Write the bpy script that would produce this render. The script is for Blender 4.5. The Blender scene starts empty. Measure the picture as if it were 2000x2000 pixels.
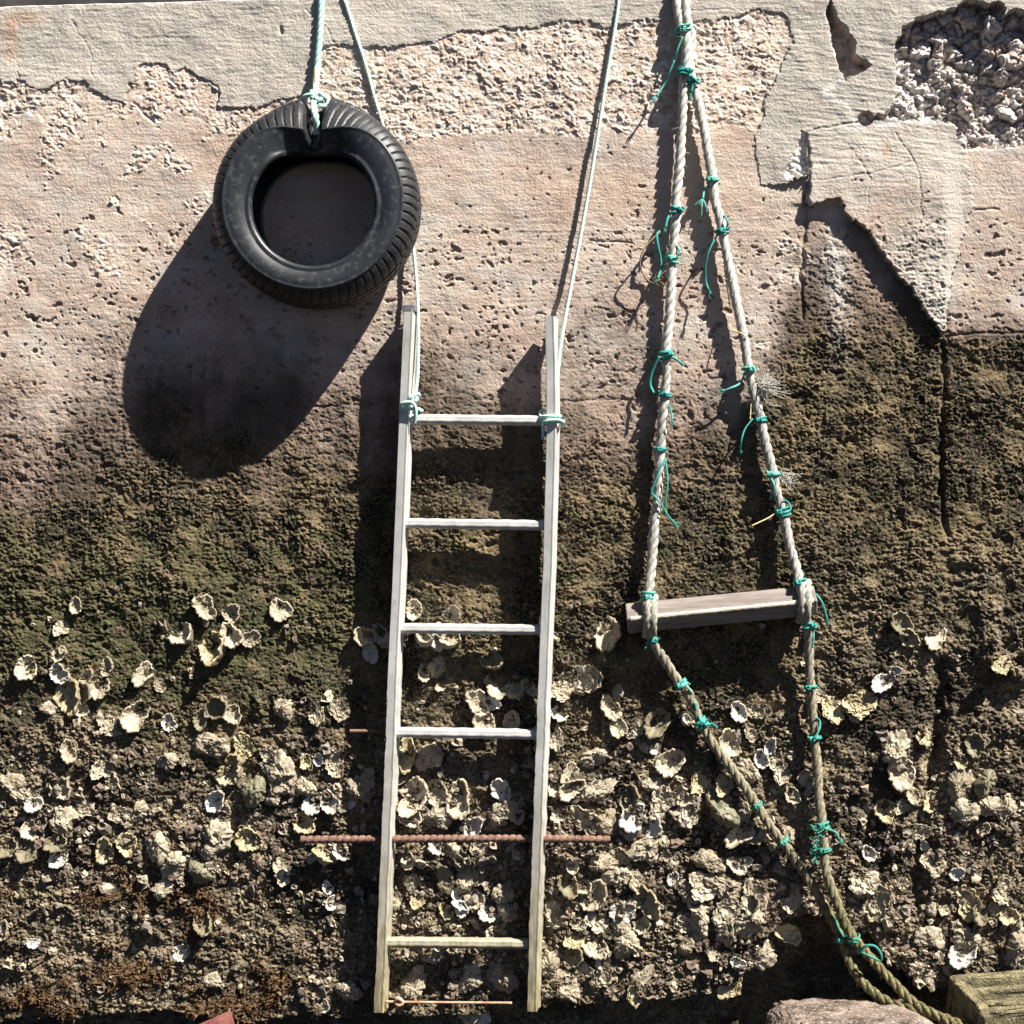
import bpy, math, random
import numpy as np
from mathutils import Matrix, Vector
C = bpy.context.scene.collection
R = math.radians
S = 0.0014            # metres per unit of the wall survey (the wall is measured in 1.4 mm units)
D = 5.0               # camera distance from the wall
CX = 0.25             # camera stands a little to the right of the middle

# ------------------------------------------------------------------ camera, sky, sun, exposure
cam_d = bpy.data.cameras.new('camera'); cam = bpy.data.objects.new('camera', cam_d); C.objects.link(cam)
cam.location = (CX, -D, 0); cam.rotation_euler = (R(90), 0, 0)
cam_d.sensor_width = 36; cam_d.lens = 36*D/2.8; cam_d.shift_x = -CX/2.8
cam_d.clip_end = 3000; cam_d.clip_start = 0.05
bpy.context.scene.camera = cam
sunv = Vector((1.52, -1.0, 2.27)).normalized()
w = bpy.data.worlds.new('World'); bpy.context.scene.world = w; w.use_nodes = True
nt = w.node_tree; sky = nt.nodes.new('ShaderNodeTexSky'); sky.sky_type = 'NISHITA'; sky.sun_disc = False
sky.air_density = .22; sky.dust_density = .3; sky.sun_elevation = math.asin(sunv.z); sky.sun_rotation = math.atan2(sunv.x, sunv.y)
bg = nt.nodes['Background']; bg.inputs[1].default_value = 0.05
nt.links.new(sky.outputs[0], bg.inputs[0])
sd = bpy.data.lights.new('sun', 'SUN'); sd.energy = 5.0; sd.angle = R(0.5); sd.color = (1, .955, .88)
so = bpy.data.objects.new('sun', sd); C.objects.link(so); so.location = (3, -3, 6)
so.rotation_euler = sunv.to_track_quat('Z', 'Y').to_euler()
vs = bpy.context.scene.view_settings
vs.view_transform = 'Standard'; vs.look = 'None'; vs.exposure = 1.5; vs.gamma = 1.0

# ------------------------------------------------------------------ helpers
def wp(u, v, d=0.0):
    """survey point (u right, v down) seen from the boat at standoff d, as a world point"""
    x = (u-1000)*S; z = (1000-v)*S; dd = d*S; k = (D-dd)/D
    return np.array((CX+(x-CX)*k, -dd, z*k))

def sm(x, a, b):
    t = np.clip((x-a)/(b-a), 0, 1); return t*t*(3-2*t)

class Noise:
    def __init__(self, seed):
        r = np.random.default_rng(seed); a = r.random((256, 256))*2*np.pi
        self.gx = np.cos(a).astype(np.float32); self.gy = np.sin(a).astype(np.float32)
    def __call__(self, x, y):
        xi = np.floor(x).astype(np.int32); yi = np.floor(y).astype(np.int32)
        xf = (x-xi).astype(np.float32); yf = (y-yi).astype(np.float32)
        u = xf*xf*xf*(xf*(xf*6-15)+10); v = yf*yf*yf*(yf*(yf*6-15)+10)
        def g(i, j):
            a = (xi+i) & 255; b = (yi+j) & 255
            return self.gx[a, b]*(xf-i)+self.gy[a, b]*(yf-j)
        n0 = g(0, 0)*(1-u)+g(1, 0)*u; n1 = g(0, 1)*(1-u)+g(1, 1)*u
        return (n0*(1-v)+n1*v)*1.5
def fbm(x, y, seed, octv=4, gain=.5):
    s = 0; a = 1; t = 0
    for i in range(octv):
        s = s+a*Noise(seed+i*17)(x*2**i+i*3.7, y*2**i+i*9.1); t += a; a *= gain
    return s/t
def worley(x, y, seed):
    r = np.random.default_rng(seed); jx = r.random((256, 256)).astype(np.float32); jy = r.random((256, 256)).astype(np.float32); rr = r.random((256, 256)).astype(np.float32)
    xi = np.floor(x).astype(np.int32); yi = np.floor(y).astype(np.int32)
    f1 = np.full(x.shape, 9, np.float32); f2 = f1.copy(); idr = np.zeros(x.shape, np.float32); ox = idr.copy(); oy = idr.copy()
    for i in (-1, 0, 1):
        for j in (-1, 0, 1):
            a = (xi+i) & 255; b = (yi+j) & 255
            dx = xi+i+jx[a, b]-x; dy = yi+j+jy[a, b]-y
            d = np.sqrt(dx*dx+dy*dy).astype(np.float32); m = d < f1
            f2 = np.where(m, f1, np.minimum(f2, d)); f1 = np.where(m, d, f1)
            idr = np.where(m, rr[a, b], idr); ox = np.where(m, dx, ox); oy = np.where(m, dy, oy)
    return f1, f2, idr, ox, oy
def inside(poly, x, y):
    r = np.zeros(x.shape, bool); n = len(poly)
    for i in range(n):
        x0, y0 = poly[i]; x1, y1 = poly[(i+1) % n]
        if y0 == y1: continue
        c = ((y0 > y) != (y1 > y)) & (x < (x1-x0)*(y-y0)/(y1-y0)+x0); r ^= c
    return r
def segdist(pts, x, y):
    d = np.full(x.shape, 1e9)
    for (x0, y0), (x1, y1) in zip(pts[:-1], pts[1:]):
        dx, dy = x1-x0, y1-y0; t = np.clip(((x-x0)*dx+(y-y0)*dy)/(dx*dx+dy*dy+1e-9), 0, 1)
        d = np.minimum(d, np.hypot(x-x0-t*dx, y-y0-t*dy))
    return d

def spline(pts, step):
    p = np.array(pts, float); n = len(p)
    if n == 2:
        k = max(2, int(np.linalg.norm(p[1]-p[0])/step)+1); t = np.linspace(0, 1, k)[:, None]; return p[0]*(1-t)+p[1]*t
    q = np.vstack((2*p[0]-p[1], p, 2*p[-1]-p[-2])); out = []
    for i in range(1, n):
        a, b, c, d = q[i-1], q[i], q[i+1], q[i+2]
        k = max(2, int(np.linalg.norm(c-b)/step)+1); t = np.linspace(0, 1, k, endpoint=False)[:, None]
        out.append(.5*((2*b)+(c-a)*t+(2*a-5*b+4*c-d)*t**2+(3*b-a-3*c+d)*t**3))
    out.append(p[-1:]); return np.vstack(out)
def frames(p):
    t = np.gradient(p, axis=0); t /= np.linalg.norm(t, axis=1)[:, None]+1e-12
    n = np.zeros_like(p); ref = np.array((0, -1., 0)) if abs(t[0][1]) < .9 else np.array((1., 0, 0))
    a = ref-t[0]*np.dot(ref, t[0]); n[0] = a/np.linalg.norm(a)
    for i in range(1, len(p)):
        a = n[i-1]-t[i]*np.dot(n[i-1], t[i]); n[i] = a/(np.linalg.norm(a)+1e-12)
    return t, n, np.cross(t, n)

class MB:
    """collects geometry for ONE mesh object"""
    def __init__(self): self.v = []; self.q = []; self.nv = 0; self.tri = []; self.mi = []
    def add(self, v, q, mi=0):
        v = np.asarray(v, float).reshape(-1, 3); q = np.asarray(q, int)
        self.v.append(v); self.q.append(q+self.nv); self.mi.append(np.full(len(q), mi)); self.nv += len(v)
    def grid(self, P, wrap_u=False, wrap_v=False, mi=0, flip=False):
        n, m = P.shape[:2]; I = np.arange(n*m).reshape(n, m)
        a = I if wrap_u else I[:-1]; b = np.roll(I, -1, 0) if wrap_u else I[1:]
        def col(x): return (x, np.roll(x, -1, 1)) if wrap_v else (x[:, :-1], x[:, 1:])
        a0, a1 = col(a); b0, b1 = col(b)
        q = np.stack((a0, a1, b1, b0), -1).reshape(-1, 4)
        self.add(P.reshape(-1, 3), q[:, ::-1] if flip else q, mi)
    def tube(self, p, r, sides=8, cap=True, mi=0):
        p = np.asarray(p, float); r = np.broadcast_to(np.asarray(r, float), (len(p),)).copy()
        t, n, b = frames(p)
        if cap:
            p = np.vstack((p[:1], p, p[-1:])); n = np.vstack((n[:1], n, n[-1:])); b = np.vstack((b[:1], b, b[-1:])); r = np.concatenate(([r[0]*.05], r, [r[-1]*.05]))
        a = np.linspace(0, 2*np.pi, sides, endpoint=False)
        P = p[:, None]+r[:, None, None]*(np.cos(a)[None, :, None]*n[:, None]+np.sin(a)[None, :, None]*b[:, None])
        self.grid(P, wrap_v=True, mi=mi)
    def rope(self, p, rad, pitch=6.6, strands=3, sides=8, mi=0, wob=0.0):
        p = np.asarray(p, float); t, n, b = frames(p)
        s = np.concatenate(([0], np.cumsum(np.linalg.norm(np.diff(p, axis=0), axis=1))))
        rr = rad*(1+wob*np.sin(s/rad*.37)*np.sin(s/rad*.13+1))
        for k in range(strands):
            a = 2*np.pi*(s/(pitch*rad)+k/strands)
            c = p+(.5*rr)[:, None]*(np.cos(a)[:, None]*n+np.sin(a)[:, None]*b)
            self.tube(c, .54*rr, sides, mi=mi)
    def box(self, c, size, rot=None, bev=0.0, mi=0):
        x, y, z = np.array(size)/2
        prof = []
        e = min(bev, min(size)*.4)
        for sx, sy in ((1, 1), (-1, 1), (-1, -1), (1, -1)):
            k = [(sx*x, sy*(y-e)), (sx*(x-e), sy*y)]
            prof += k if sx*sy > 0 else k[::-1]
        prof = np.array(prof)
        rings = []
        for zz, sc in ((-z, e), (-z+e, 0), (z-e, 0), (z, e)):
            pr = prof.copy(); pr -= np.sign(pr)*sc; rings.append(np.c_[pr, np.full(8, zz)])
        V = np.vstack(rings); q = []
        for i in range(3):
            for j in range(8): q.append((i*8+j, i*8+(j+1) % 8, (i+1)*8+(j+1) % 8, (i+1)*8+j))
        q += [(3, 2, 1, 0), (7, 4, 3, 0), (7, 6, 5, 4), (24, 25, 26, 27), (24, 27, 28, 31), (28, 29, 30, 31)]
        if rot is not None: V = V@np.array(rot.to_3x3()).T
        self.add(V+np.array(c), q, mi)
    def mesh(self, name, mats, smooth=True):
        V = np.vstack(self.v).astype(np.float32); Q = np.vstack(self.q).astype(np.int32); mi = np.concatenate(self.mi)
        me = bpy.data.meshes.new(name); fill(me, V, Q, smooth)
        for m in mats: me.materials.append(m)
        if len(mats) > 1: me.polygons.foreach_set('material_index', mi.astype(np.int32))
        return me
    def obj(self, name, mat, parent=None, smooth=True):
        me = self.mesh(name, mat if isinstance(mat, list) else [mat], smooth); o = bpy.data.objects.new(name, me); C.objects.link(o)
        if parent is not None:
            o.parent = parent; o.matrix_parent_inverse = parent.matrix_basis.inverted()
        return o
def fill(me, V, Q, smooth=True):
    me.vertices.add(len(V)); me.vertices.foreach_set('co', V.ravel())
    me.loops.add(Q.size); me.loops.foreach_set('vertex_index', Q.ravel())
    me.polygons.add(len(Q)); me.polygons.foreach_set('loop_start', np.arange(0, Q.size, 4, dtype=np.int32))
    me.polygons.foreach_set('use_smooth', np.full(len(Q), smooth)); me.update(calc_edges=True); me.validate()

def tag(o, label=None, cat=None, group=None, kind=None):
    for k, x in (('label', label), ('category', cat), ('group', group), ('kind', kind)):
        if x: o[k] = x
    return o
def thing(name, label, cat, loc=(0, 0, 0), group=None):
    o = bpy.data.objects.new(name, None); C.objects.link(o); o.location = loc; o.empty_display_size = .05
    return tag(o, label, cat, group)

# ------------------------------------------------------------------ materials
class NT:
    def __init__(self, name):
        self.m = bpy.data.materials.new(name); self.m.use_nodes = True; self.t = self.m.node_tree
        self.b = self.t.nodes['Principled BSDF']; self.co = self.t.nodes.new('ShaderNodeTexCoord').outputs['Object']
    def n(self, ty, **kw):
        x = self.t.nodes.new(ty)
        for k, v in kw.items(): setattr(x, k, v)
        return x
    def l(self, a, b): self.t.links.new(a, b)
    def noise(self, scale, detail=4, rough=.55, vec=None, dist=0.0):
        x = self.n('ShaderNodeTexNoise'); x.inputs['Scale'].default_value = scale; x.inputs['Detail'].default_value = detail
        x.inputs['Roughness'].default_value = rough; x.inputs['Distortion'].default_value = dist; self.l(vec or self.co, x.inputs['Vector']); return x.outputs['Fac']
    def scaled(self, sx, sy, sz):
        x = self.n('ShaderNodeMapping'); x.inputs['Scale'].default_value = (sx, sy, sz); self.l(self.co, x.inputs['Vector']); return x.outputs[0]
    def ramp(self, f, stops, interp='LINEAR'):
        x = self.n('ShaderNodeValToRGB'); e = x.color_ramp.elements; x.color_ramp.interpolation = interp
        while len(e) < len(stops): e.new(.5)
        for i, (p, c) in enumerate(stops):
            e[i].position = p; e[i].color = (*c, 1) if isinstance(c, tuple) else (c, c, c, 1)
        self.l(f, x.inputs[0]); return x.outputs[0]
    def mix(self, f, a, b, mode='MIX'):
        x = self.n('ShaderNodeMix', data_type='RGBA', blend_type=mode)
        for s, v in ((x.inputs[0], f), (x.inputs[6], a), (x.inputs[7], b)):
            if isinstance(v, (int, float)): s.default_value = v
            elif isinstance(v, tuple): s.default_value = (*v, 1)
            else: self.l(v, s)
        return x.outputs[2]
    def math(self, op, a, b=0.0, clamp=False):
        x = self.n('ShaderNodeMath', operation=op, use_clamp=clamp)
        for s, v in ((x.inputs[0], a), (x.inputs[1], b)):
            if isinstance(v, (int, float)): s.default_value = v
            else: self.l(v, s)
        return x.outputs[0]
    def attr(self, name):
        x = self.n('ShaderNodeAttribute', attribute_name=name); sp = self.n('ShaderNodeSeparateColor'); self.l(x.outputs['Color'], sp.inputs[0])
        return sp.outputs[0], sp.outputs[1], sp.outputs[2], x.outputs['Alpha']
    def out(self, col, rough=.8, bump=None, bs=.3, bd=.002, metal=0.0, spec=.3):
        if isinstance(col, tuple): self.b.inputs['Base Color'].default_value = (*col, 1)
        else: self.l(col, self.b.inputs['Base Color'])
        if isinstance(rough, (int, float)): self.b.inputs['Roughness'].default_value = rough
        else: self.l(rough, self.b.inputs['Roughness'])
        self.b.inputs['Metallic'].default_value = metal; self.b.inputs['Specular IOR Level'].default_value = spec
        if bump is not None:
            x = self.n('ShaderNodeBump'); x.inputs['Strength'].default_value = bs; x.inputs['Distance'].default_value = bd
            self.l(bump, x.inputs['Height']); self.l(x.outputs[0], self.b.inputs['Normal'])
        return self.m

def mat_wall():
    m = NT('weathered_concrete')
    pl, ag, mid, rub = m.attr('zone_a'); alg, low, red, cell = m.attr('zone_b'); wht, stain, pit, grn = m.attr('zone_c')
    big = m.noise(3, 5, .6); n2 = m.noise(14, 5, .6); fine = m.noise(150, 4, .65); vfine = m.noise(420, 3, .6)
    hs = m.noise(10, 5, .6, m.scaled(.35, 1, 1.6))
    conc = m.mix(m.ramp(big, [(.38, 0), (.62, 1)]), (.43, .325, .26), (.50, .415, .345))
    conc = m.mix(m.ramp(hs, [(.45, 0), (.7, .75)]), conc, (.56, .475, .41))
    conc = m.mix(m.ramp(fine, [(.3, .5), (.6, 0)]), conc, (.26, .18, .14))
    wash = m.noise(5.5, 6, .68); conc = m.mix(m.ramp(wash, [(.50, 0), (.60, .75)]), conc, (.44, .40, .35)); conc = m.mix(m.ramp(wash, [(.34, .5), (.44, 0)]), conc, (.34, .235, .18))
    plas = m.mix(m.ramp(hs, [(.3, 0), (.7, 1)]), (.37, .34, .30), (.49, .44, .38))
    plas = m.mix(m.ramp(n2, [(.5, 0), (.75, .6)]), plas, (.45, .37, .31))
    plas = m.mix(m.ramp(vfine, [(.35, .35), (.55, 0)]), plas, (.24, .21, .18))
    peb = m.ramp(cell, [(0, (.40, .30, .235)), (.25, (.54, .43, .35)), (.6, (.63, .53, .44)), (.85, (.68, .60, .53)), (1, (.74, .69, .62))])
    peb = m.mix(m.ramp(fine, [(.35, .5), (.6, 0)]), peb, (.42, .31, .245))
    rubc = m.ramp(cell, [(0, (.26, .225, .205)), (.3, (.46, .42, .385)), (.7, (.62, .58, .54)), (.92, (.42, .30, .24)), (1, (.68, .65, .62))])
    rubc = m.mix(m.ramp(fine, [(.35, .6), (.6, 0)]), rubc, (.32, .28, .26))
    midc = m.mix(m.ramp(n2, [(.35, 0), (.65, 1)]), (.15, .105, .08), (.29, .215, .165))
    midc = m.mix(m.ramp(fine, [(.4, .7), (.6, 0)]), midc, (.12, .08, .055))
    blot = m.noise(4.5, 6, .65); algc = m.mix(m.ramp(m.math('ADD', m.math('MULTIPLY', blot, .65), m.math('MULTIPLY', n2, .35)), [(.45, 0), (.57, 1)]), (.012, .011, .008), (.135, .100, .056))
    algc = m.mix(m.ramp(fine, [(.47, 0), (.68, .75)]), algc, (.27, .215, .12))
    algc = m.mix(m.math('MULTIPLY', grn, .6), algc, (.060, .064, .026))
    lowc = m.mix(m.ramp(n2, [(.35, 0), (.65, 1)]), (.034, .025, .018), (.115, .080, .052))
    lowc = m.mix(m.ramp(fine, [(.42, 0), (.68, .85)]), lowc, (.36, .30, .185))
    lowc = m.mix(m.ramp(cell, [(.78, 0), (1, .7)]), lowc, (.34, .285, .19))
    redc = m.mix(m.ramp(fine, [(.4, 0), (.65, 1)]), (.060, .030, .014), (.15, .085, .038))
    drip = m.noise(7, 5, .65, m.scaled(1, 1, .28)); midc = m.mix(m.ramp(drip, [(.46, .85), (.60, 0)]), midc, (.075, .058, .042)); conc = m.mix(m.math('MULTIPLY', m.ramp(drip, [(.40, .55), (.52, 0)]), m.math('ADD', mid, .12)), conc, (.17, .125, .095))
    lowc = m.mix(m.ramp(blot, [(.42, .75), (.54, 0)]), lowc, (.022, .018, .013)); c = m.mix(mid, conc, midc); c = m.mix(alg, c, algc); c = m.mix(low, c, lowc); c = m.mix(red, c, redc)
    c = m.mix(ag, c, peb); c = m.mix(pl, c, plas); c = m.mix(rub, c, rubc); c = m.mix(wht, c, (.74, .70, .66))
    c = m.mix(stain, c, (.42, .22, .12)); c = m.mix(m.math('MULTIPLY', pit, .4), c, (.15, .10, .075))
    return m.out(c, .86, m.math('ADD', m.math('MULTIPLY', vfine, .5), m.math('MULTIPLY', fine, 1.5)), .7, .0042, spec=.2)
M = {}
M['wall'] = mat_wall()
def simple(name, c0, c1, scale, rough=.7, metal=0.0, bs=.3, bd=.001, spec=.3, c2=None, aniso=None, lo=.35, hi=.65):
    m = NT(name); v = m.scaled(*aniso) if aniso else None
    a = m.noise(scale, 5, .6, v); b = m.noise(scale*6, 4, .6, v)
    c = m.mix(m.ramp(a, [(lo, 0), (hi, 1)]), c0, c1)
    if c2: c = m.mix(m.ramp(b, [(.52, 0), (.72, .85)]), c, c2)
    return m.out(c, rough, b, bs, bd, metal, spec)
M['rubber'] = simple('worn_tyre_rubber', (.009, .0095, .011), (.026, .0275, .032), 9, .40, spec=.5, c2=(.075, .075, .076), lo=.3, hi=.7, bs=.15)
M['tread'] = simple('worn_tyre_tread', (.009, .0095, .011), (.020, .021, .024), 18, .5, spec=.45, c2=(.045, .045, .047), bs=.15)
M['letter'] = simple('moulded_rubber', (.010, .010, .011), (.020, .021, .023), 30, .5, spec=.4)
M['mint'] = simple('mint_polypropylene', (.30, .58, .50), (.45, .66, .58), 30, .5, spec=.4, c2=(.62, .72, .66), bs=.2)
M['thinrope'] = simple('faded_mint_cord', (.42, .62, .56), (.58, .66, .58), 25, .55, c2=(.62, .56, .42), spec=.4)
M['hemp_end'] = simple('frayed_yellow_fibre', (.50, .38, .17), (.62, .52, .28), 60, .8)
M['twine'] = simple('teal_twine', (.012, .19, .165), (.035, .28, .24), 40, .65, spec=.25, c2=(.10, .34, .29))
M['twine_pale'] = simple('faded_teal_twine', (.03, .25, .21), (.10, .36, .30), 50, .6, c2=(.22, .40, .34))
M['twine_wet'] = simple('weedy_green_twine', (.01, .16, .12), (.05, .26, .20), 40, .6, c2=(.12, .24, .16))
def rope_mat():
    m = NT('weathered_hawser'); g = m.n('ShaderNodeSeparateXYZ'); geo = m.n('ShaderNodeNewGeometry'); m.l(geo.outputs['Position'], g.inputs[0])
    z = g.outputs[2]; n1 = m.noise(18, 4); n2 = m.noise(160, 4, .6, m.scaled(1, 1, .4))
    top = m.mix(m.ramp(n2, [(.35, 0), (.65, 1)]), (.33, .31, .265), (.60, .58, .52))
    midc = m.mix(m.ramp(n2, [(.35, 0), (.65, 1)]), (.20, .19, .17), (.46, .44, .40))
    low = m.mix(m.ramp(n2, [(.35, 0), (.65, 1)]), (.10, .085, .055), (.30, .265, .18))
    weed = m.mix(m.ramp(n2, [(.4, 0), (.65, 1)]), (.055, .05, .022), (.20, .175, .08))
    zz = m.math('ADD', z, m.math('MULTIPLY', n1, .25))
    def rr(a, b):
        x = m.n('ShaderNodeMapRange'); x.inputs[1].default_value = a; x.inputs[2].default_value = b; m.l(zz, x.inputs[0]); return x.outputs[0]
    c = m.mix(rr(.7, .45), top, midc); c = m.mix(rr(.0, -.35), c, low); c = m.mix(rr(-.7, -.98), c, weed)
    c = m.mix(m.ramp(n1, [(.6, 0), (.75, .55)]), c, (.20, .15, .09))
    return m.out(c, .85, n2, .5, .0015)
M['hawser'] = rope_mat()
def alu_mat():
    m = NT('weathered_aluminium'); geo = m.n('ShaderNodeNewGeometry'); g = m.n('ShaderNodeSeparateXYZ'); m.l(geo.outputs['Position'], g.inputs[0])
    n1 = m.noise(9, 5, .65); n2 = m.noise(90, 4, .6, m.scaled(1, 1, .25))
    c = m.mix(m.ramp(n1, [(.35, 0), (.65, 1)]), (.40, .395, .37), (.56, .55, .52))
    c = m.mix(m.ramp(n2, [(.55, 0), (.75, .6)]), c, (.27, .255, .22))
    x = m.n('ShaderNodeMapRange'); x.inputs[1].default_value = -.45; x.inputs[2].default_value = -1.2; m.l(m.math('ADD', g.outputs[2], m.math('MULTIPLY', n1, .3)), x.inputs[0])
    c = m.mix(x.outputs[0], c, m.mix(m.ramp(n2, [(.4, 0), (.65, 1)]), (.20, .165, .085), (.46, .40, .24)))
    return m.out(c, .48, n2, .12, .001, .15, .5)
M['alu'] = alu_mat()
M['cap'] = simple('grey_plastic', (.10, .10, .11), (.15, .15, .16), 40, .6)
M['plank'] = simple('grey_weathered_timber', (.15, .125, .11), (.25, .215, .19), 10, .85, c2=(.10, .08, .065), aniso=(.25, 3, 3), bs=.6, bd=.002)
M['worn'] = simple('bare_worn_timber', (.50, .43, .33), (.68, .62, .50), 40, .85, c2=(.35, .28, .20), aniso=(.4, 2, 2), bs=.5)
M['rust'] = simple('flaking_rust', (.10, .048, .032), (.19, .105, .075), 40, .9, c2=(.33, .25, .21), bs=.6, bd=.001)
M['wire'] = simple('rusty_rod', (.30, .14, .08), (.48, .36, .25), 30, .8)
M['redplate'] = simple('chipped_red_paint', (.15, .035, .03), (.24, .09, .07), 25, .6, c2=(.26, .20, .17), bs=.4)
M['stone'] = simple('wet_brown_stone', (.06, .042, .030), (.26, .20, .165), 18, .3, c2=(.44, .38, .34), bs=1.0, bd=.006, spec=.5)
M['crate'] = simple('algae_crusted_concrete', (.07, .058, .030), (.22, .185, .10), 26, .9, c2=(.36, .32, .21), bs=1.0, bd=.008)
M['bed'] = simple('wet_black_mud', (.008, .0075, .007), (.022, .020, .017), 8, .75, c2=(.03, .027, .022), bs=.9, bd=.02, spec=.08)
M['deck'] = simple('quay_deck_concrete', (.36, .33, .29), (.44, .40, .35), 4, .9)
M['beam'] = simple('tarred_timber', (.02, .02, .022), (.045, .043, .042), 12, .8)
M['fuzz'] = simple('frayed_grey_fibre', (.34, .33, .29), (.50, .48, .43), 60, .9)
M['cordbrown'] = simple('brown_cord', (.16, .10, .05), (.30, .21, .12), 60, .8)
M['weed'] = simple('brown_seaweed', (.045, .022, .010), (.10, .052, .020), 22, .6, c2=(.13, .095, .035))
def shell_mat(name, a, b, c2, rough=.5):
    m = NT(name); oi = m.n('ShaderNodeObjectInfo').outputs['Random']
    ad = m.n('ShaderNodeVectorMath', operation='ADD'); m.l(m.co, ad.inputs[0])
    cb = m.n('ShaderNodeCombineXYZ'); m.l(m.math('MULTIPLY', oi, 37.0), cb.inputs[0]); m.l(cb.outputs[0], ad.inputs[1])
    n1 = m.noise(1.6, 6, .7, ad.outputs[0], .6); n2 = m.noise(6, 5, .65, ad.outputs[0])
    c = m.mix(m.ramp(n1, [(.35, 0), (.65, 1)]), a, b)
    c = m.mix(m.ramp(n2, [(.45, 0), (.68, .8)]), c, c2)
    c = m.mix(m.math('MULTIPLY', oi, .38), c, (.20, .15, .09))
    return m.out(c, rough, n2, .6, .0022)
M['sh_cream'] = shell_mat('cream_shell', (.26, .21, .14), (.64, .57, .43), (.17, .13, .075))
M['sh_yellow'] = shell_mat('yellow_shell', (.26, .21, .10), (.58, .50, .31), (.15, .12, .055))
M['sh_white'] = shell_mat('white_shell', (.42, .38, .31), (.74, .73, .71), (.26, .22, .15), .4)
M['sh_dark'] = shell_mat('dull_shell', (.10, .095, .065), (.19, .175, .12), (.15, .14, .06))
M['sh_out'] = shell_mat('shell_outside', (.11, .09, .06), (.40, .34, .24), (.10, .082, .045), .8)
M['sh_grey'] = shell_mat('grey_shell_outside', (.13, .105, .07), (.55, .48, .36), (.15, .125, .07), .8)
# ------------------------------------------------------------------ the wall
PLASTER = [(-1200, -120), (-1200, 150), (-300, 175), (-100, 150), (0, 160), (33, 165), (34, 140), (41, 156), (60, 172), (82, 176), (124, 158), (127, 154), (167, 158), (192, 183), (235, 200), (247, 201), (249, 162), (266, 158), (270, 124), (320, 121), (334, 142), (362, 131), (394, 151), (430, 183), (426, 208), (481, 213), (560, 195), (618, 180), (625, 92), (660, 85), (690, 92), (740, 92), (790, 90), (850, 82), (900, 62), (960, 60), (985, 52), (1040, 55), (1100, 40), (1150, 42), (1180, 55), (1270, 38), (1345, 40), (1400, 40), (1440, 30), (1480, 18), (1530, 25), (1541, 45), (1552, 85), (1530, 110), (1520, 150), (1500, 180), (1490, 230), (1475, 270), (1480, 320), (1485, 362), (1530, 362), (1574, 345), (1575, 395), (1582, 402), (1638, 388), (1646, 415), (1690, 450), (1715, 485), (1760, 545), (1795, 590), (1812, 615), (1838, 657), (1846, 640), (1850, 590), (1865, 530), (1875, 480), (1900, 400), (1885, 300), (1875, 285), (2000, 278), (2400, 270), (3100, 300), (3100, -120)]
RUBBLE = [(1762, 60), (1775, 45), (1830, 25), (1850, 22), (1890, 2), (1905, 8), (1950, 5), (1960, 22), (2000, 20), (2200, 10), (2250, 250), (2000, 285), (1940, 290), (1890, 290), (1870, 262), (1868, 240), (1820, 236), (1780, 238), (1745, 232), (1700, 238), (1690, 228), (1730, 222), (1750, 200), (1752, 140), (1748, 95)]
WEDGE = [(1618, -2), (1640, 40), (1668, 70), (1673, 108), (1702, 125), (1690, 140), (1665, 150), (1650, 158), (1640, 135), (1632, 110), (1622, 60), (1612, 20)]
POCKET = [(1565, 253), (1575, 262), (1578, 340), (1540, 352), (1530, 338), (1555, 300)]
def vtop(u): return 14-.03*u
gu = np.concatenate((np.arange(-1000, -60, 12.), np.arange(-60, 2060, 1.8), np.arange(2060, 3000, 12.)))
gv = np.concatenate((np.arange(0, 2062, 1.8),))
U, V0 = np.meshgrid(gu, gv); vt = vtop(U); V = vt+V0*(2062-vt)/2062
U = U.astype(np.float32); V = V.astype(np.float32)
wu = 7*fbm(U/26, V/26, 11, 3); wv = 7*fbm(U/26, V/26, 23, 3); Uw = U+wu; Vw = V+wv
N4a = fbm(U/8, V/8, 63, 2); pl = inside(PLASTER, Uw+5*N4a, Vw+4*fbm(U/7, V/7, 67, 2)); rub = inside(RUBBLE, Uw+wu*.7, Vw+wv*.7); wed = inside(WEDGE, Uw, Vw); poc = inside(POCKET, Uw, Vw)
hole = np.hypot(U-1690, V-232) < 14+4*wu/7
rub |= hole
pl &= ~(rub | wed | poc)
N1 = fbm(U/230, V/230, 31, 4); N2 = fbm(U/70, V/70, 41, 4); N3 = fbm(U/24, V/17, 51, 4, .6); N4 = fbm(U/9, V/7, 61, 3, .6); N5 = fbm((U+.5*wu)/13, (V+.5*wv)/8.5, 65, 3, .65)
T = V+190*N1+80*N2+25*N3+300*sm(U, 1480, 1590)*sm(V, 385, 445)*(1-sm(U, 1840, 1862)*sm(V, 690, 630))-70*sm(U, 250, 60)*sm(V, 1050, 950)-60*sm(U,1150,1300)*sm(U,1500,1400)*sm(V,900,800)
mid = sm(T, 560, 860); alg = sm(T, 800, 1010); low = sm(T+30*N2, 1330, 1560)
red = 0
for a_, b_, c_, d_, e_ in ((250, 1738, 150, 40, .55), (415, 1790, 85, 50, .5), (230, 1885, 140, 55, .5), (70, 1960, 120, 45, .55), (460, 1945, 130, 55, .6), (12, 1740, 40, 60, .5), (560, 1870, 70, 60, .25)): red = red+e_*np.exp(-((U-a_)/c_)**2-((V-b_)/d_)**2)
red = sm(red+.55*N2+.25*N3, .34, .70)
grn = sm(fbm(U/45, V/38, 71, 4)+.5*np.exp(-((V-1230)/190)**2)*sm(U, 780, 600)-.05, .05, .4)*sm(V, 900, 1050)
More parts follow.
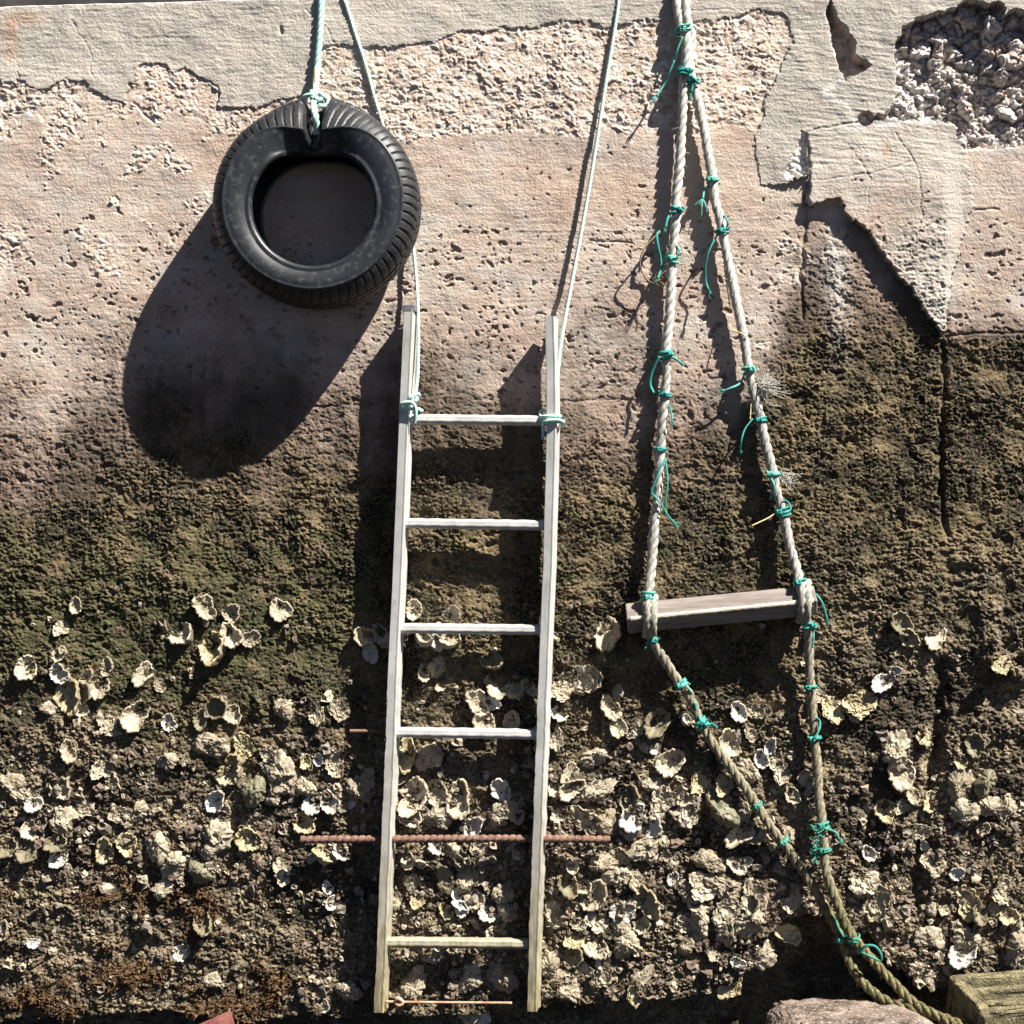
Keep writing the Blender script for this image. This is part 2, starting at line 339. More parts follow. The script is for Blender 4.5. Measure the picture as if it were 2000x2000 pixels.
# exposed aggregate
edge = 268+26*N2+24*N1
agg = sm(edge-V, -6, 14)*sm(U, 330, 470)*(1-sm(U, 1500, 1560))
left = sm(N2+.55*sm(V, 330, 180)-.12, .12, .22)*(1-sm(U, 340, 470))*sm(V, 560, 420)
agg = np.maximum(agg, left)
agg = np.maximum(agg, sm(N2-.2+.5*np.exp(-((U-1560)/70)**2-((V-520)/70)**2), .1, .25)*sm(V, 420, 470)*sm(T, 900, 650)*sm(U, 1380, 1480)*(1-sm(U, 1640, 1700)))
agg = np.maximum(agg, .9*np.exp(-((U-20)/45)**2-((V-480)/55)**4)); agg = np.maximum(agg, np.exp(-((U-205)/36)**2-((V-505)/42)**4))
agg = np.where(pl | rub | wed | poc, 0, agg)
f1, f2, cid, ox, oy = worley((Uw+.8*wu)/11.5, (Vw+.8*wv)/8.2, 81)
pebh = np.clip(f2-f1, 0, .5)*2; rr = (cid*97 % 1); peb = 3.6*np.sqrt(pebh)*(.3+1.0*rr)+3.0*(ox*(rr-.5)*2+oy*(cid-.5)*2)+2.6*N3+1.2*N4
h = 7*N1+2.5*N2
smooth_c = (1-mid)
h += .8*N3+.3*N4
# fine horizontal trowel / shutter-board texture
tr = fbm(U/60, V/5.5, 91, 3)
h += np.where(pl, 2.1+1.0*N2+.9*tr+.35*N4, smooth_c*.7*tr)
comb = sm(U, 1480, 1560)*sm(V, 40, 90)*(1-sm(V, 330, 360))*pl
h += comb*1.1*fbm((U*.35+V)/60+.3*N2, (V-.16*U)/6.5, 95, 2)
h += np.where(pl, 13*sm(V, 240, 400)*sm(U, 1490, 1580)*(1-sm(U, 1835, 1885)), 0)
below = np.exp(-(segdist([(1580, 410), (1640, 400), (1720, 500), (1800, 620), (1835, 670)], U, V)/45)**2)
h -= np.where(pl, 0, 5*below*sm(V, 395, 405))
h += agg*peb*.70*(.55+.6*sm(N2, -.3, .3))-agg*1.8
# pits
clus = sm(fbm(U/55, V/40, 205, 3), -.15, .35)
dens = np.where(pl, 0, (.05+.60*sm(V+60*N2, 395, 480)*smooth_c+.38*mid)*(.25+.75*clus))*(1-agg); dens = np.where(pl & (U > 1620) & (U < 1850) & (V > 340) & (V < 520), .26*clus, dens)
dens = np.where((V < 440) & (V > 270) & (U > 840) & (U < 1500), .05, dens)
pit = 0
for su, sv, sd2, dp_ in ((24, 15, 101, 4.2), (13, 8.5, 111, 3.0), (40, 22, 119, 5.0)):
    p1, _, pid, px_, py_ = worley((Uw+wu)/su, (Vw+.8*wv)/sv, sd2); pr = .10+.26*(pid*53 % 1)**1.5
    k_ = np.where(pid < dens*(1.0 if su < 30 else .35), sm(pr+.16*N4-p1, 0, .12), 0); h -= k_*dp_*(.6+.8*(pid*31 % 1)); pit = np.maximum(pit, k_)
pit2 = 0
# rough tidal growth
roughA = .5*mid+2.9*alg+1.0*low
f1b, f2b, cidb, oxb, oyb = worley((Uw+wu)/12, (Vw+wv)/7.5, 121)
ridge = .55-np.abs(N5)*2.0
roughA = roughA*(.45+1.0*sm(N2+.5*fbm(U/150, V/110, 233, 3), -.35, .4)); h += roughA*(1.5*ridge+.9*N3+.75*N4+.55*(np.sqrt(np.clip(f2b-f1b, 0, .6))*1.5-.6)*(.3+1.3*(cidb*71 % 1)))
h += mid*(1-alg)*(1.8*ridge+2.2*N3+1.2*N4)
for su, sv, sd2, dp_ in ((30, 22, 221, 7), (15, 11, 223, 4.5)):
    p1, _, pid, _, _ = worley((U+1.5*wu)/su, (V+1.5*wv)/sv, sd2); k_ = np.where(pid < .28*clus+.08, sm(.20+.2*(pid*53 % 1)+.15*N4-p1, 0, .2), 0); h -= np.maximum(alg, .6*mid)*k_*dp_
f1c, f2c, cidc, _, _ = worley((U+2*wu)/46, (V+2*wv)/36, 131)
h += alg*6*np.clip(.5-f1c, 0, 1)*(cidc > .6)+low*9*np.clip(.62-f1c, 0, 1)*(cidc > .35)+alg*3.5*N2
f1e, f2e, cide, oxe, oye = worley((U+wu)/10, (V+wv)/7.5, 141)
h += low*(1-red)*3.4*np.sqrt(np.clip(f2e-f1e, 0, .5))*(.2+1.3*(cide*37 % 1))
h += red*(3+5*fbm(U/14, V/22, 151, 3))
# lumps at the right
h += 16*np.exp(-((U-1960)/60)**2-((V-1290)/120)**2)*sm(N2, -.2, .3)+10*sm(U, 1850, 1990)*sm(V, 1050, 1250)*(1-sm(V, 1400, 1600))*(.6+N2)
# cracks and board joints
def groove(pts, wd, dp):
    global h
    h = h-dp*np.exp(-(segdist(pts, U+wu*1.2, V+wv*.6)/wd)**2)
groove([(1842, 670), (1846, 760), (1838, 830), (1840, 930), (1838, 1000), (1852, 1045)], 4.5, 11); groove([(1836, 945), (1832, 960)], 9, 14)
groove([(1576, 360), (1572, 470), (1564, 540), (1570, 620)], 3.5, 7); groove([(1575, 262), (1580, 300), (1577, 400)], 3, 7)
groove([(1100, 783), (1240, 780)], 2.2, 2); groove([(560, 795), (760, 790)], 2.2, 2.5); groove([(1850, 655), (1930, 651), (2100, 650)], 3, 3.5); groove([(1900, 412), (1950, 409)], 2, 2.5)
groove([(1150, 470), (1235, 475)], 2, 3); groove([(1840, 1300), (1826, 1480), (1800, 1650), (1795, 1760)], 14, 22)
groove([(1585, 255), (1650, 243), (1680, 240)], 2, 2.5); groove([(1580, 357), (1700, 340), (1780, 318)], 1.6, 1.6); groove([(392, 151), (430, 172), (427, 190)], 2, 3); groove([(262, 200), (300, 240)], 2, 4); groove([(548, 55), (551, 64)], 4, 6)
groove([(600, 20), (640, 60), (655, 90)], 1.3, 1.6); groove([(1750, 260), (1790, 330), (1800, 420), (1780, 500)], 1.2, 1.8); groove([(1290, 5), (1350, 22), (1420, 18)], 1.2, 1.4); groove([(1660, 290), (1700, 350), (1690, 420)], 1.2, 1.5); groove([(140, 40), (175, 95), (180, 150)], 1.2, 1.5)
h += .8*np.exp(-((V-450-2*N2)/2.2)**2)*sm(U, 850, 900)*(1-sm(U, 1480, 1520))
# rubble pocket, wedge hole, chalky broken pocket
g1, g2, gid, gx, gy = worley((Uw+.8*wu)/33, (Vw+.8*wv)/26, 161); k1, k2, kid, kx, ky = worley((Uw+.8*wu)/15, (Vw+.8*wv)/11, 171)
gt = gid*29 % 1; kt = kid*29 % 1; shal = np.maximum(sm(U, 1850, 1790)*sm(V, 85, 125), .6*sm(V, 200, 285))
bigst = 44*(gid*.9)+34*(gx*(gt-.5)+gy*((gid*7 % 1)-.62))+12*np.sqrt(np.clip(g2-g1, 0, .35))
sml = 13*kid+15*(kx*(kt-.5)+ky*((kid*7 % 1)-.6))+5*np.sqrt(np.clip(k2-k1, 0, .4))
rubh = -60+16*N2+np.where(gt > .55, bigst+.35*sml, .45*bigst+1.15*sml)-9*(1-sm(g2-g1, .03, .16))*(gid > .4)-5*(1-sm(k2-k1, .03, .2))*(kid > .4)+7*N3+4*N4+shal*(32-.62*bigst)
h = np.where(rub, rubh, h); h = np.where(hole, -26+6*kid, h)
h = np.where(wed, -52+12*N2+7*N3+30*sm(V, 105, 150), h)
h = np.where(poc, -9+6*np.sqrt(np.clip(k2-k1, 0, .6))*(.4+kid)+5*N3, h)
# undercut at the foot
ub = np.interp(U, [-1000, 0, 120, 200, 400, 440, 500, 620, 740, 1040, 1100, 1250, 1380, 1440, 1475, 1500, 1530, 1560, 1620, 1700, 1740, 1790, 1850, 1900, 2000, 3000], [1995, 1995, 1992, 1984, 1974, 1985, 1990, 1986, 1985, 1975, 1965, 1955, 1945, 1915, 1885, 1830, 1800, 1790, 1790, 1830, 1880, 1920, 1945, 1952, 1955, 1955])+14*N2+8*N3
und = sm(V-ub, -3, 5); h = h*(1-und)+und*(-105+14*N2+6*N3)
h = h.astype(np.float32)
wht = np.where(poc, .8, 0)*1.0
edgeW = np.exp(-(segdist([(1640, 158), (1605, 182), (1655, 205), (1672, 245), (1700, 248), (1770, 240), (1868, 240), (1885, 292), (1990, 288)], U, V)/5)**2)+np.exp(-(segdist([(1612, 20), (1622, 70), (1634, 120)], U, V)/4)**2)+np.exp(-(segdist([(1752, 90), (1752, 200)], U, V)/5)**2)
edgeW = edgeW+np.exp(-((V-vt)/4.5)**2)*.8+.55*np.where((U < 33+wu) & (V > 118+wv) & (V < 158), 1, 0)
wht = np.clip(np.maximum(wht, edgeW*(.6+N3)), 0, 1)
wht = np.maximum(wht, .6*rub*sm(kid, .45, .75)*sm(U, 1860, 1790)*sm(V, 80, 120)); wht = np.maximum(wht, .45*np.exp(-((U-1635)/22)**2-((V-520-.95*(U-1635))/120)**2)*~pl*(V > 405))
stain = .42*np.exp(-((U-1715)/95)**2-((V-430)/75)**2)*(.6+N2)*pl+.55*np.exp(-((U-22)/14)**2)*sm(V, 20, 50)*(1-sm(V, 60, 170))+.4*np.exp(-((U-55)/40)**2-((V-35)/12)**2)+.7*np.exp(-((U-1729)/4)**2-((V-293)/14)**2)+.8*np.exp(-((U-1640)/9)**2-((V-115)/10)**2)+.22*np.exp(-((U-1230)/170)**2-((V-375)/60)**2)*~pl
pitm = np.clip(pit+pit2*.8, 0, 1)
cell = np.where(rub, .6*gid+.4*kid, np.where(low > .3, cide, cid))
X = (U-1000)*S; Z = (1000-V)*S; Y = -h*S
# top row turns back over the quay edge
X = np.vstack((X[:1], X)); Z = np.vstack((Z[:1], Z)); Y = np.vstack((np.full((1, X.shape[1]), .19), Y))
def ex(a): a = np.broadcast_to(np.asarray(a, np.float32), U.shape); return np.vstack((a[:1], a))
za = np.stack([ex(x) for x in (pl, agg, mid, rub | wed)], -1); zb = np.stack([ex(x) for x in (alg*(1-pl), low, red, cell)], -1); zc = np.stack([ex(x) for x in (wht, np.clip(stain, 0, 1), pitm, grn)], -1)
Pw = np.stack((X, Y, Z), -1).astype(np.float32); nr, nc = X.shape
I = np.arange(nr*nc, dtype=np.int32).reshape(nr, nc)
Q = np.stack((I[:-1, :-1], I[1:, :-1], I[1:, 1:], I[:-1, 1:]), -1).reshape(-1, 4)
zone = ex(np.where(rub | wed | poc, 2, np.where(pl, 1, 0)))[1:, 1:].ravel().astype(int) if False else np.vstack((np.where(rub | wed | poc, 2, np.where(pl, 1, 0))[:1], np.where(rub | wed | poc, 2, np.where(pl, 1, 0))))[:-1, :-1].ravel()
wall = thing('harbour_wall', 'old concrete harbour wall with flaking grey render above and dark tidal growth below', 'wall')
def wall_part(name, code, label=None):
    q = Q[zone == code]; used = np.unique(q); remap = np.zeros(nr*nc, np.int32); remap[used] = np.arange(len(used), dtype=np.int32)
    me = bpy.data.meshes.new(name); fill(me, Pw.reshape(-1, 3)[used], remap[q])
    for nm, arr in (('zone_a', za), ('zone_b', zb), ('zone_c', zc)):
        a = me.attributes.new(nm, 'FLOAT_COLOR', 'POINT'); a.data.foreach_set('color', np.ascontiguousarray(arr.reshape(-1, 4)[used], dtype=np.float32).ravel())
    me.materials.append(M['wall']); o = bpy.data.objects.new(name, me); C.objects.link(o); o.parent = wall
    if label: o['label'] = label
wall_part('concrete_face', 0); wall_part('render_coat', 1, 'smooth grey cement render peeling at its edges'); wall_part('rubble_pocket', 2, 'broken hollow showing coarse pale rubble')
b = MB(); b.box((0, .75, -.1), (5.4, 1.1, 2.8)); b.obj('wall_core', M['deck'], wall, False)
h_s = h[::4, ::4]; gu4 = gu[::4]
def hs(u, v, rad=10):
    j = np.searchsorted(gu, u); i = int((v-vtop(u))/(2062-vtop(u))*2062/1.8); k = max(1, int(rad/1.8*.6))
    w_ = h[max(0, i-k):i+k, max(0, j-k):j+k]; return float(np.mean(w_)) if w_.size else 0.0
# quay deck behind the coping, the beam on it, the shore below
dz = (1000-vtop(0))*S; sl = math.atan2(.03, 1)
b = MB(); b.box((0, 0, 0), (6.0, 8.0, .12)); dk = b.obj('quay_deck', M['deck'], None, False); dk.location = (0, 4.18, dz-.06+.03-.002); dk.rotation_euler = (0, -sl, 0)
dk.location.z = dz+.03*1000*S-.06-.004
tag(dk, kind='structure')
b = MB(); b.box((0, 0, 0), (2.2, .2, .2), bev=.012); bo = b.obj('timber_beam', M['beam'], None, False); bo.location = (-1.15, .34, dz-.03*178*S+.098); bo.rotation_euler = (0, -sl, 0)
bo.location.z = (1000-vtop(1000-1.15/S))*S+.1
tag(bo, 'dark tarred timber beam lying along the top edge of the quay', 'beam')
b = MB(); gx_, gy_ = np.meshgrid(np.concatenate((np.linspace(-400, -6, 8), np.linspace(-5, 5, 120), np.linspace(6, 400, 8))), np.concatenate((np.linspace(-600, -8, 10), np.linspace(-7, 1.0, 90))))
gz_ = -1.46+.03*fbm(gx_*3, gy_*3, 201, 3)-.16*np.clip(-gy_-.5, 0, 4)
b.grid(np.stack((gx_, gy_, gz_), -1)); tag(b.obj('shore', M['bed']), kind='structure')

# ------------------------------------------------------------------ tyre
TW = 70*S; ct = wp(621, 400, 82)
prof = [(178, 0), (177, 25), (174, 45), (164, 55), (150, 58), (132, 56), (117, 51), (113, 50), (111.5, 53), (112.5, 58), (116, 61.5), (120, 62.5), (123, 60.5), (126, 61.5), (133, 64.5), (141, 66.5), (150, 67.8), (158, 67.5), (163, 66), (165, 67), (167, 66.5), (168, 64), (173, 61), (178, 57.5), (183, 52.5), (187, 47), (190, 40), (191.5, 33), (192, 28), (191.8, 27), (187, 26.5), (187, 22.5), (192.5, 22), (193, 15), (193.4, 6), (193.4, 4), (189, 3.6), (189, 0)]
pa = np.array(prof); back = pa[::-1].copy(); back[:, 1] *= -1; full = np.vstack((pa, back[1:-1]))
nth = 900; th = np.linspace(-np.pi, np.pi, nth, endpoint=False)
def tyre_pt(r, d, t):
    """the top of the tyre is pinched by its rope: the tread rolls forward, the sidewall folds in behind it"""
    g = np.exp(-(np.abs(t)/.52)**2.2); nk = np.exp(-(np.abs(t+.02)/.105)**4); s = np.clip(np.abs(d)/67, 0, 1); sg = np.sign(d)
    tread = r > 166.9; wall_ = (r > 117.5) & (r <= 166.9) & (np.abs(d) > 54); q = np.clip((r-117)/50, 0, 1)
    fr = d > 0; gb = np.where(fr, g, .0*g); r_t = r+g*16*(1-.5*s)-gb*46*s**1.5-nk*np.where(fr, 30-20*s, 26); d_t = d*(1-.06*gb-.80*nk*fr)
    r_w = r*(1-gb)+gb*(103+q*30)-nk*q*10*fr; d_w = (d*(1-gb)+gb*sg*(2+62*q**.8))*(1-.80*nk*q*fr)
    r_b = r-g*8*(np.abs(r) < 130)-gb*42*s*(r >= 130); d_b = d*(1-.93*gb)
    r2 = np.where(tread, r_t, np.where(wall_, r_w, r_b)); d2 = np.where(tread, d_t, np.where(wall_, d_w, d_b))
    r2 = r2-11*np.cos(t)*np.clip((172-r)/50, 0, 1)+5*(1-np.cos(t))/2
    return r2, d2
Rr = np.broadcast_to(full[:, 0], (nth, len(full))); Dd = np.broadcast_to(full[:, 1], (nth, len(full))); TT = np.broadcast_to(th[:, None], Rr.shape)
sip = np.zeros(Rr.shape); ph = (TT*66/(2*np.pi)+np.abs(Dd)*.016+np.where(Dd < 0, .5, 0)) % 1
msk = (Rr > 166.5) & (np.abs(Dd) > 29) & (np.abs(Dd) < 64); sip = np.where(msk & (ph < .17), 4.4, 0)
msk2 = (Rr > 190) & (np.abs(Dd) < 22); ph2 = (TT*78/(2*np.pi)-Dd*.02) % 1; sip = np.where(msk2 & (ph2 < .16), 3, sip)
r2, d2 = tyre_pt(Rr-sip, Dd-np.sign(Dd)*sip*.35, TT)
Pt = np.stack((r2*np.sin(TT), -d2, r2*np.cos(TT)), -1)*S
tyre = thing('tyre', 'old black car tyre hanging on a mint green rope against the wall', 'tyre')
def to_obj(b, name, mat, parent, **k): return b.obj(name, mat, parent, **k)
tilt = Matrix.Rotation(R(-9), 4, 'X')   # its top leans back on the wall
nP = len(pa)
sidx = [i for i in range(len(full)) if True]
def ring_part(name, cols, mat):
    b = MB(); b.grid(Pt[:, cols], wrap_u=True, flip=True); return b.obj(name, mat, None)
L = len(full)
i_sh = 21                      # profile index of the rib where sidewall meets tread
parts = [('sidewall', list(range(0, i_sh+1))), ('tread', list(range(i_sh, L-i_sh+1))), ('sidewall', list(range(L-i_sh, L))+[0])]
tyre.location = ct; tyre.rotation_euler = (R(-3), 0, 0)
bpy.context.view_layer.update()
for nm, cols in parts:
    o = ring_part(nm, cols, M['rubber'] if nm == 'sidewall' else M['tread']); o.parent = tyre
# raised lettering on the sidewall
def letters(word, a0, a1, rad, size):
    b = MB(); n = len(word)
    for i, ch in enumerate(word):
        cu = bpy.data.curves.new('t', 'FONT'); cu.body = ch; cu.size = size; cu.extrude = .0011; cu.align_x = 'CENTER'
        ob = bpy.data.objects.new('t', cu); C.objects.link(ob); me = bpy.data.meshes.new_from_object(ob)
        a = R(a0+(a1-a0)*i/(n-1)); m_ = Matrix.Rotation(a-R(90), 4, 'Z')
        co = []
        for vtx in me.vertices:
            p = m_@vtx.co; x = p.x+math.cos(a)*rad*S; y = p.y+math.sin(a)*rad*S; rr_ = math.hypot(x, y)/S; tt = math.atan2(x, y)
            dl = np.interp(rr_, [126, 133, 141, 150, 158], [61.5, 64.5, 66.5, 67.8, 67.5]); r3, d3 = tyre_pt(np.array(rr_), np.array(dl), np.array(tt))
            k = float(r3)/rr_; co.append((x*k, -float(d3)*S-.0002-vtx.co.z*.35, y*k))
        base = b.nv
        for pgn in me.polygons:
            ids = list(pgn.vertices)
            for j in range(1, len(ids)-1): b.tri.append((base+ids[0], base+ids[j], base+ids[j+1]))
        b.v.append(np.array(co)); b.nv += len(co)
        bpy.data.objects.remove(ob); bpy.data.curves.remove(cu); bpy.data.meshes.remove(me)
    me = bpy.data.meshes.new('lettering'); me.from_pydata(np.vstack(b.v).tolist(), [], b.tri); me.materials.append(M['letter'])
    o = bpy.data.objects.new('lettering', me); C.objects.link(o); o.parent = tyre
letters('AVZIO', 172, 137, 133, 30*S)

# ------------------------------------------------------------------ ropes of the tyre and ladder
def over(u, d):            # where a rope lies over the coping and runs back on the deck
    x = wp(u, 0, 0)[0]; zt = (1000-vtop(1000+x/S))*S
    return [np.array((x, .55, zt+.018)), np.array((x, .12, zt+.016)), np.array((x, .0, zt+.013)), np.array((x, -d*S, zt-.012))]
def path(pts, step=3.5): return spline([p if isinstance(p, np.ndarray) else wp(*p) for p in pts], step*S)
def coil(b, c, axis, rad, r, turns, seed, slack=.12, pitch=1.9):
    rg = random.Random(seed); ax = np.array(axis, float); ax /= np.linalg.norm(ax); a = np.cross(ax, (0, 1, .1)); a /= np.linalg.norm(a); bb = np.cross(ax, a)
    n = int(turns*18)+1; t = np.linspace(0, turns*2*np.pi, n)+rg.random()*6
    wv_ = 1+slack*np.sin(t*1.31+rg.random()*6)
    off = (np.linspace(-.5, .5, n)*turns*pitch*r)+r*.8*np.sin(t*.53+rg.random()*6)
    P_ = np.array(c)+(rad*wv_*np.cos(t))[:, None]*a+(rad*wv_*np.sin(t))[:, None]*bb+off[:, None]*ax
    b.tube(P_, r, 6); return P_
def knot(b, c, size, r, seed, n=26):
    rg = np.random.default_rng(seed); t = np.linspace(0, 2*np.pi*2.2, n*3); f = rg.random(6)*6; q = 1+rg.random(3)*.4
    P_ = np.array(c)+size*np.stack((np.sin(t*q[0]+f[0]), .8*np.sin(t*1.5*q[1]+f[1]), .75*np.sin(t*2.1*q[2]+f[2])), -1); b.tube(P_, r, 6)
def fray(b, p, dirv, length, n, r, seed, spread=.5):
    rg = np.random.default_rng(seed); dirv = np.array(dirv, float); dirv /= np.linalg.norm(dirv)
    for i in range(n):
        d1 = dirv+rg.normal(0, spread, 3)*np.array((1, .6, 1)); d2 = dirv+rg.normal(0, spread*1.3, 3)*np.array((1, .6, 1)); l = length*(.5+.6*rg.random())
        b.tube(spline([p, np.array(p)+d1*l*.5, np.array(p)+d1*l*.5+d2*l*.5], l*.25), r, 4)

t = thing('tyre_rope', 'twisted mint green rope knotted through the top of the hanging tyre', 'rope')
b = MB(); pts = over(627, 9)+[(627, -5, 9), (626, 40, 10), (622, 100, 12), (618, 150, 20), (617, 182, 70), (613, 203, 92), (616, 228, 112), (619, 262, 96)]
b.rope(path(pts, 3), 6.8*S, 6.2); b.obj('rope', M['mint'], t)
b = MB(); kc = wp(618, 190, 76)
coil(b, kc, (.15, .3, 1), 10*S, 4.2*S, 1.8, 3, .2, 2.2); knot(b, kc+np.array((.004, -.012, -.002)), 8.5*S, 4.6*S, 5)
b.tube(path([(588, 199, 72), (596, 188, 82), (611, 185, 88), (628, 186, 88), (641, 196, 84), (637, 207, 92), (622, 206, 98)], 3), 4.3*S, 7)
b.tube(path([(636, 196, 84), (655, 200, 80), (672, 206, 80), (688, 210, 84)], 3), 3.4*S, 6); fray(b, wp(686, 209, 84), (1, 0, -.4), 16*S, 9, .7*S, 7)
b.obj('knot', M['mint'], t)
b = MB()
for k in range(3): b.tube(path([(613+k, 182, 80), (613+k*1.5, 160, 40+3*k), (616+k*.7, 130, 20)], 3), 1.3*S, 5)
b.obj('loose_strand', M['hemp_end'], t)

t = thing('ladder_rope', 'thin faded cord passing behind the tyre down to the ladder', 'rope')
b = MB(); pts = over(674, 5)+[(675, 5, 6), (692, 60, 6), (712, 120, 6), (730, 185, 7), (750, 252, 8), (775, 350, 10), (800, 440, 13), (811, 520, 22), (816, 600, 34), (817, 680, 40), (815, 740, 46), (810, 775, 52)]
b.rope(path(pts, 3), 3.6*S, 7, 3, 6); b.obj('rope', M['thinrope'], t)
b = MB()
coil(b, wp(799, 800, 44), (.0, .0, 1), 20*S, 3.4*S, 1.3, 11, .25); knot(b, wp(808, 778, 66), 6.5*S, 3.4*S, 14)
b.tube(path([(785, 800, 66), (783, 790, 70), (792, 786, 74), (804, 786, 74), (811, 795, 72), (812, 812, 68), (809, 828, 62)], 3), 3.5*S, 7)
b.tube(path([(803, 790, 72), (806, 775, 74), (816, 769, 70), (819, 773, 64)], 3), 3.5*S, 7)
b.obj('knot', M['mint'], t)
t = thing('ladder_rope', 'thin mint cord running free from the quay edge to the ladder\'s right stile', 'rope')
b = MB(); pts = over(1208, 5)+[(1208, 5, 6), (1200, 60, 7), (1185, 150, 8), (1168, 260, 11), (1150, 370, 14), (1132, 470, 18), (1115, 560, 22), (1098, 655, 30), (1090, 720, 34), (1082, 790, 38)]
b.rope(path(pts, 3), 3.9*S, 7, 3, 6); b.obj('rope', M['thinrope'], t)
b = MB()
coil(b, wp(1076, 819, 42), (.0, .0, 1), 21*S, 3.4*S, 1.4, 21, .2); b.tube(path([(1064, 824, 66), (1075, 821, 70), (1090, 820, 68), (1099, 824, 60), (1100, 829, 50)], 3), 3.5*S, 7)
b.tube(path([(1062, 800, 34), (1055, 806, 44), (1058, 818, 56), (1064, 825, 64)], 3), 3.4*S, 7); b.tube(path([(1060, 828, 54), (1061, 845, 50), (1060, 858, 48)], 3), 3.5*S, 6)
b.obj('knot', M['mint'], t)

# ------------------------------------------------------------------ ladder
lad = thing('ladder', 'battered aluminium ladder hung on two cords, its lower end stained yellow', 'ladder')
def stile(pts, seed, twist):
    rg = np.random.default_rng(seed); p = []
    vv = np.arange(pts[0][1], pts[-1][1], 9.)
    uu = np.interp(vv, [q[1] for q in pts], [q[0] for q in pts])+.45*np.interp(vv, np.arange(500, 2100, 60), rg.normal(0, 1, 27))*sm(vv, 850, 1000)+.45*np.interp(vv, np.arange(500, 2100, 22), rg.normal(0, 1, 73))*sm(vv, 1200, 1400)
    prf = [(-9.5, 20), (-9.5, -20.5), (-8.5, -21.5), (0, -21.5), (5.2, -21.5), (5.8, -21.9), (8.3, -22.2), (9.3, -21.2), (9.5, -18), (9.5, -9), (8.2, -8), (8.2, 8), (9.5, 9), (9.5, 20), (8.5, 21.5), (-8.5, 21.5)]
    prf = np.array(prf); ca, sa = math.cos(R(twist)), math.sin(R(twist)); rows = []
    for u_, v_ in zip(uu, vv):
        k = 1+.04*rg.normal()*sm(v_, 1250, 1400)
        c = wp(u_, v_, 40); rows.append(np.stack((c[0]+(prf[:, 0]*k*ca-prf[:, 1]*sa)*S, c[1]+(prf[:, 0]*sa+prf[:, 1]*ca)*S, np.full(len(prf), c[2])), -1))
    P_ = np.array(rows); P_ = np.concatenate((P_[:1]*0+P_[:1].mean(1, keepdims=True), P_, P_[-1:]*0+P_[-1:].mean(1, keepdims=True)), 0)
    b = MB(); b.grid(P_, wrap_v=True); return b
LS = [(803, 604), (795, 780), (788, 950), (780, 1140), (771, 1330), (765, 1500), (757, 1680), (750, 1830), (745, 1977)]
RS = [(1077, 620), (1080, 720), (1081, 830), (1078, 950), (1074, 1100), (1066, 1300), (1060, 1450), (1053, 1650), (1046, 1830), (1043, 1979)]
def flat(o):
    try: o.data.set_sharp_from_angle(angle=R(25))
    except Exception: pass
    return o
flat(stile(LS, 1, -7).obj('stile', M['alu'], lad)); flat(stile(RS, 2, -9).obj('stile', M['alu'], lad))
def lu(v): return np.interp(v, [q[1] for q in LS], [q[0] for q in LS])
def ru(v): return np.interp(v, [q[1] for q in RS], [q[0] for q in RS])
def rung(v, dv):
    a = np.linspace(0, 2*np.pi, 36, endpoint=False); px = 13*np.sign(np.cos(a))*np.abs(np.cos(a))**.6; pz = 10*np.sign(np.sin(a))*np.abs(np.sin(a))**.75
    k = 1-.075*((np.arange(36) % 4) == 1); px *= k; pz *= k
    u0, u1 = lu(v)+7, ru(v)-7; n = 40; P_ = []
    for i in range(n):
        f = i/(n-1); c = wp(u0+(u1-u0)*f, v+dv*f+.4*math.sin(i*1.3), 39); P_.append(np.stack((np.full(36, c[0]), c[1]+px*S, c[2]+pz*S), -1))
    b = MB(); b.grid(np.array(P_), wrap_v=True); return b
for v_, dv in ((819, 3), (1022, 4), (1227, 3), (1430, 4), (1840, 3)): rung(v_, dv).obj('rung', M['alu'], lad)
b = MB(); b.box(wp(803, 604, 40), (24*S, 44*S, 14*S), Matrix.Rotation(R(-7), 3, 'Z'), .002); flat(b.obj('end_cap', M['cap'], lad))
b = MB(); b.tube(path([(752, 1956, 46), (775, 1957, 44), (860, 1958, 42), (1000, 1959, 40)], 6), 2.6*S, 7); b.tube(path([(772, 1957, 48), (778, 1950, 52), (786, 1958, 48), (778, 1964, 50), (772, 1957, 48)], 3), 4*S, 6)
tag(b.obj('thin_rod', M['wire']), 'thin rusty rod with a rag knot tied across the foot of the ladder', 'rod')

# ribbed reinforcing bar lying behind the ladder stiles where a rung is missing
b = MB(); p = path([(588, 1640, 44), (760, 1639, 43), (900, 1638, 42), (1050, 1638, 40), (1192, 1640, 34)], 1.0)
s_ = np.arange(len(p)); rad = (7.2+1.3*(((s_ % 13) < 5)))*S
t_, n_, b_ = frames(p); aa = np.linspace(0, 2*np.pi, 20, endpoint=False)
rad = (6.2+1.6*sm(np.abs(((s_[:, None]/14+aa[None]/(2*np.pi)) % 1)-.5), .16, .28))*S
b.grid(p[:, None]+rad[..., None]*(np.cos(aa)[None, :, None]*n_[:, None]+np.sin(aa)[None, :, None]*b_[:, None]), wrap_v=True)
tag(b.obj('rebar', M['rust']), 'rusty ribbed steel bar running level across the ladder', 'bar')
b = MB(); p = path([(683, 1428, 30), (732, 1428, 30)], 1); b.tube(p, 3.6*S, 8); b.tube(path([(732, 1428, 30), (745, 1428, 18), (750, 1429, -20)], 2), 3.6*S, 8)
tag(b.obj('steel_stub', M['rust']), 'short rusty steel stub sticking out beside the ladder\'s left stile', 'bar')

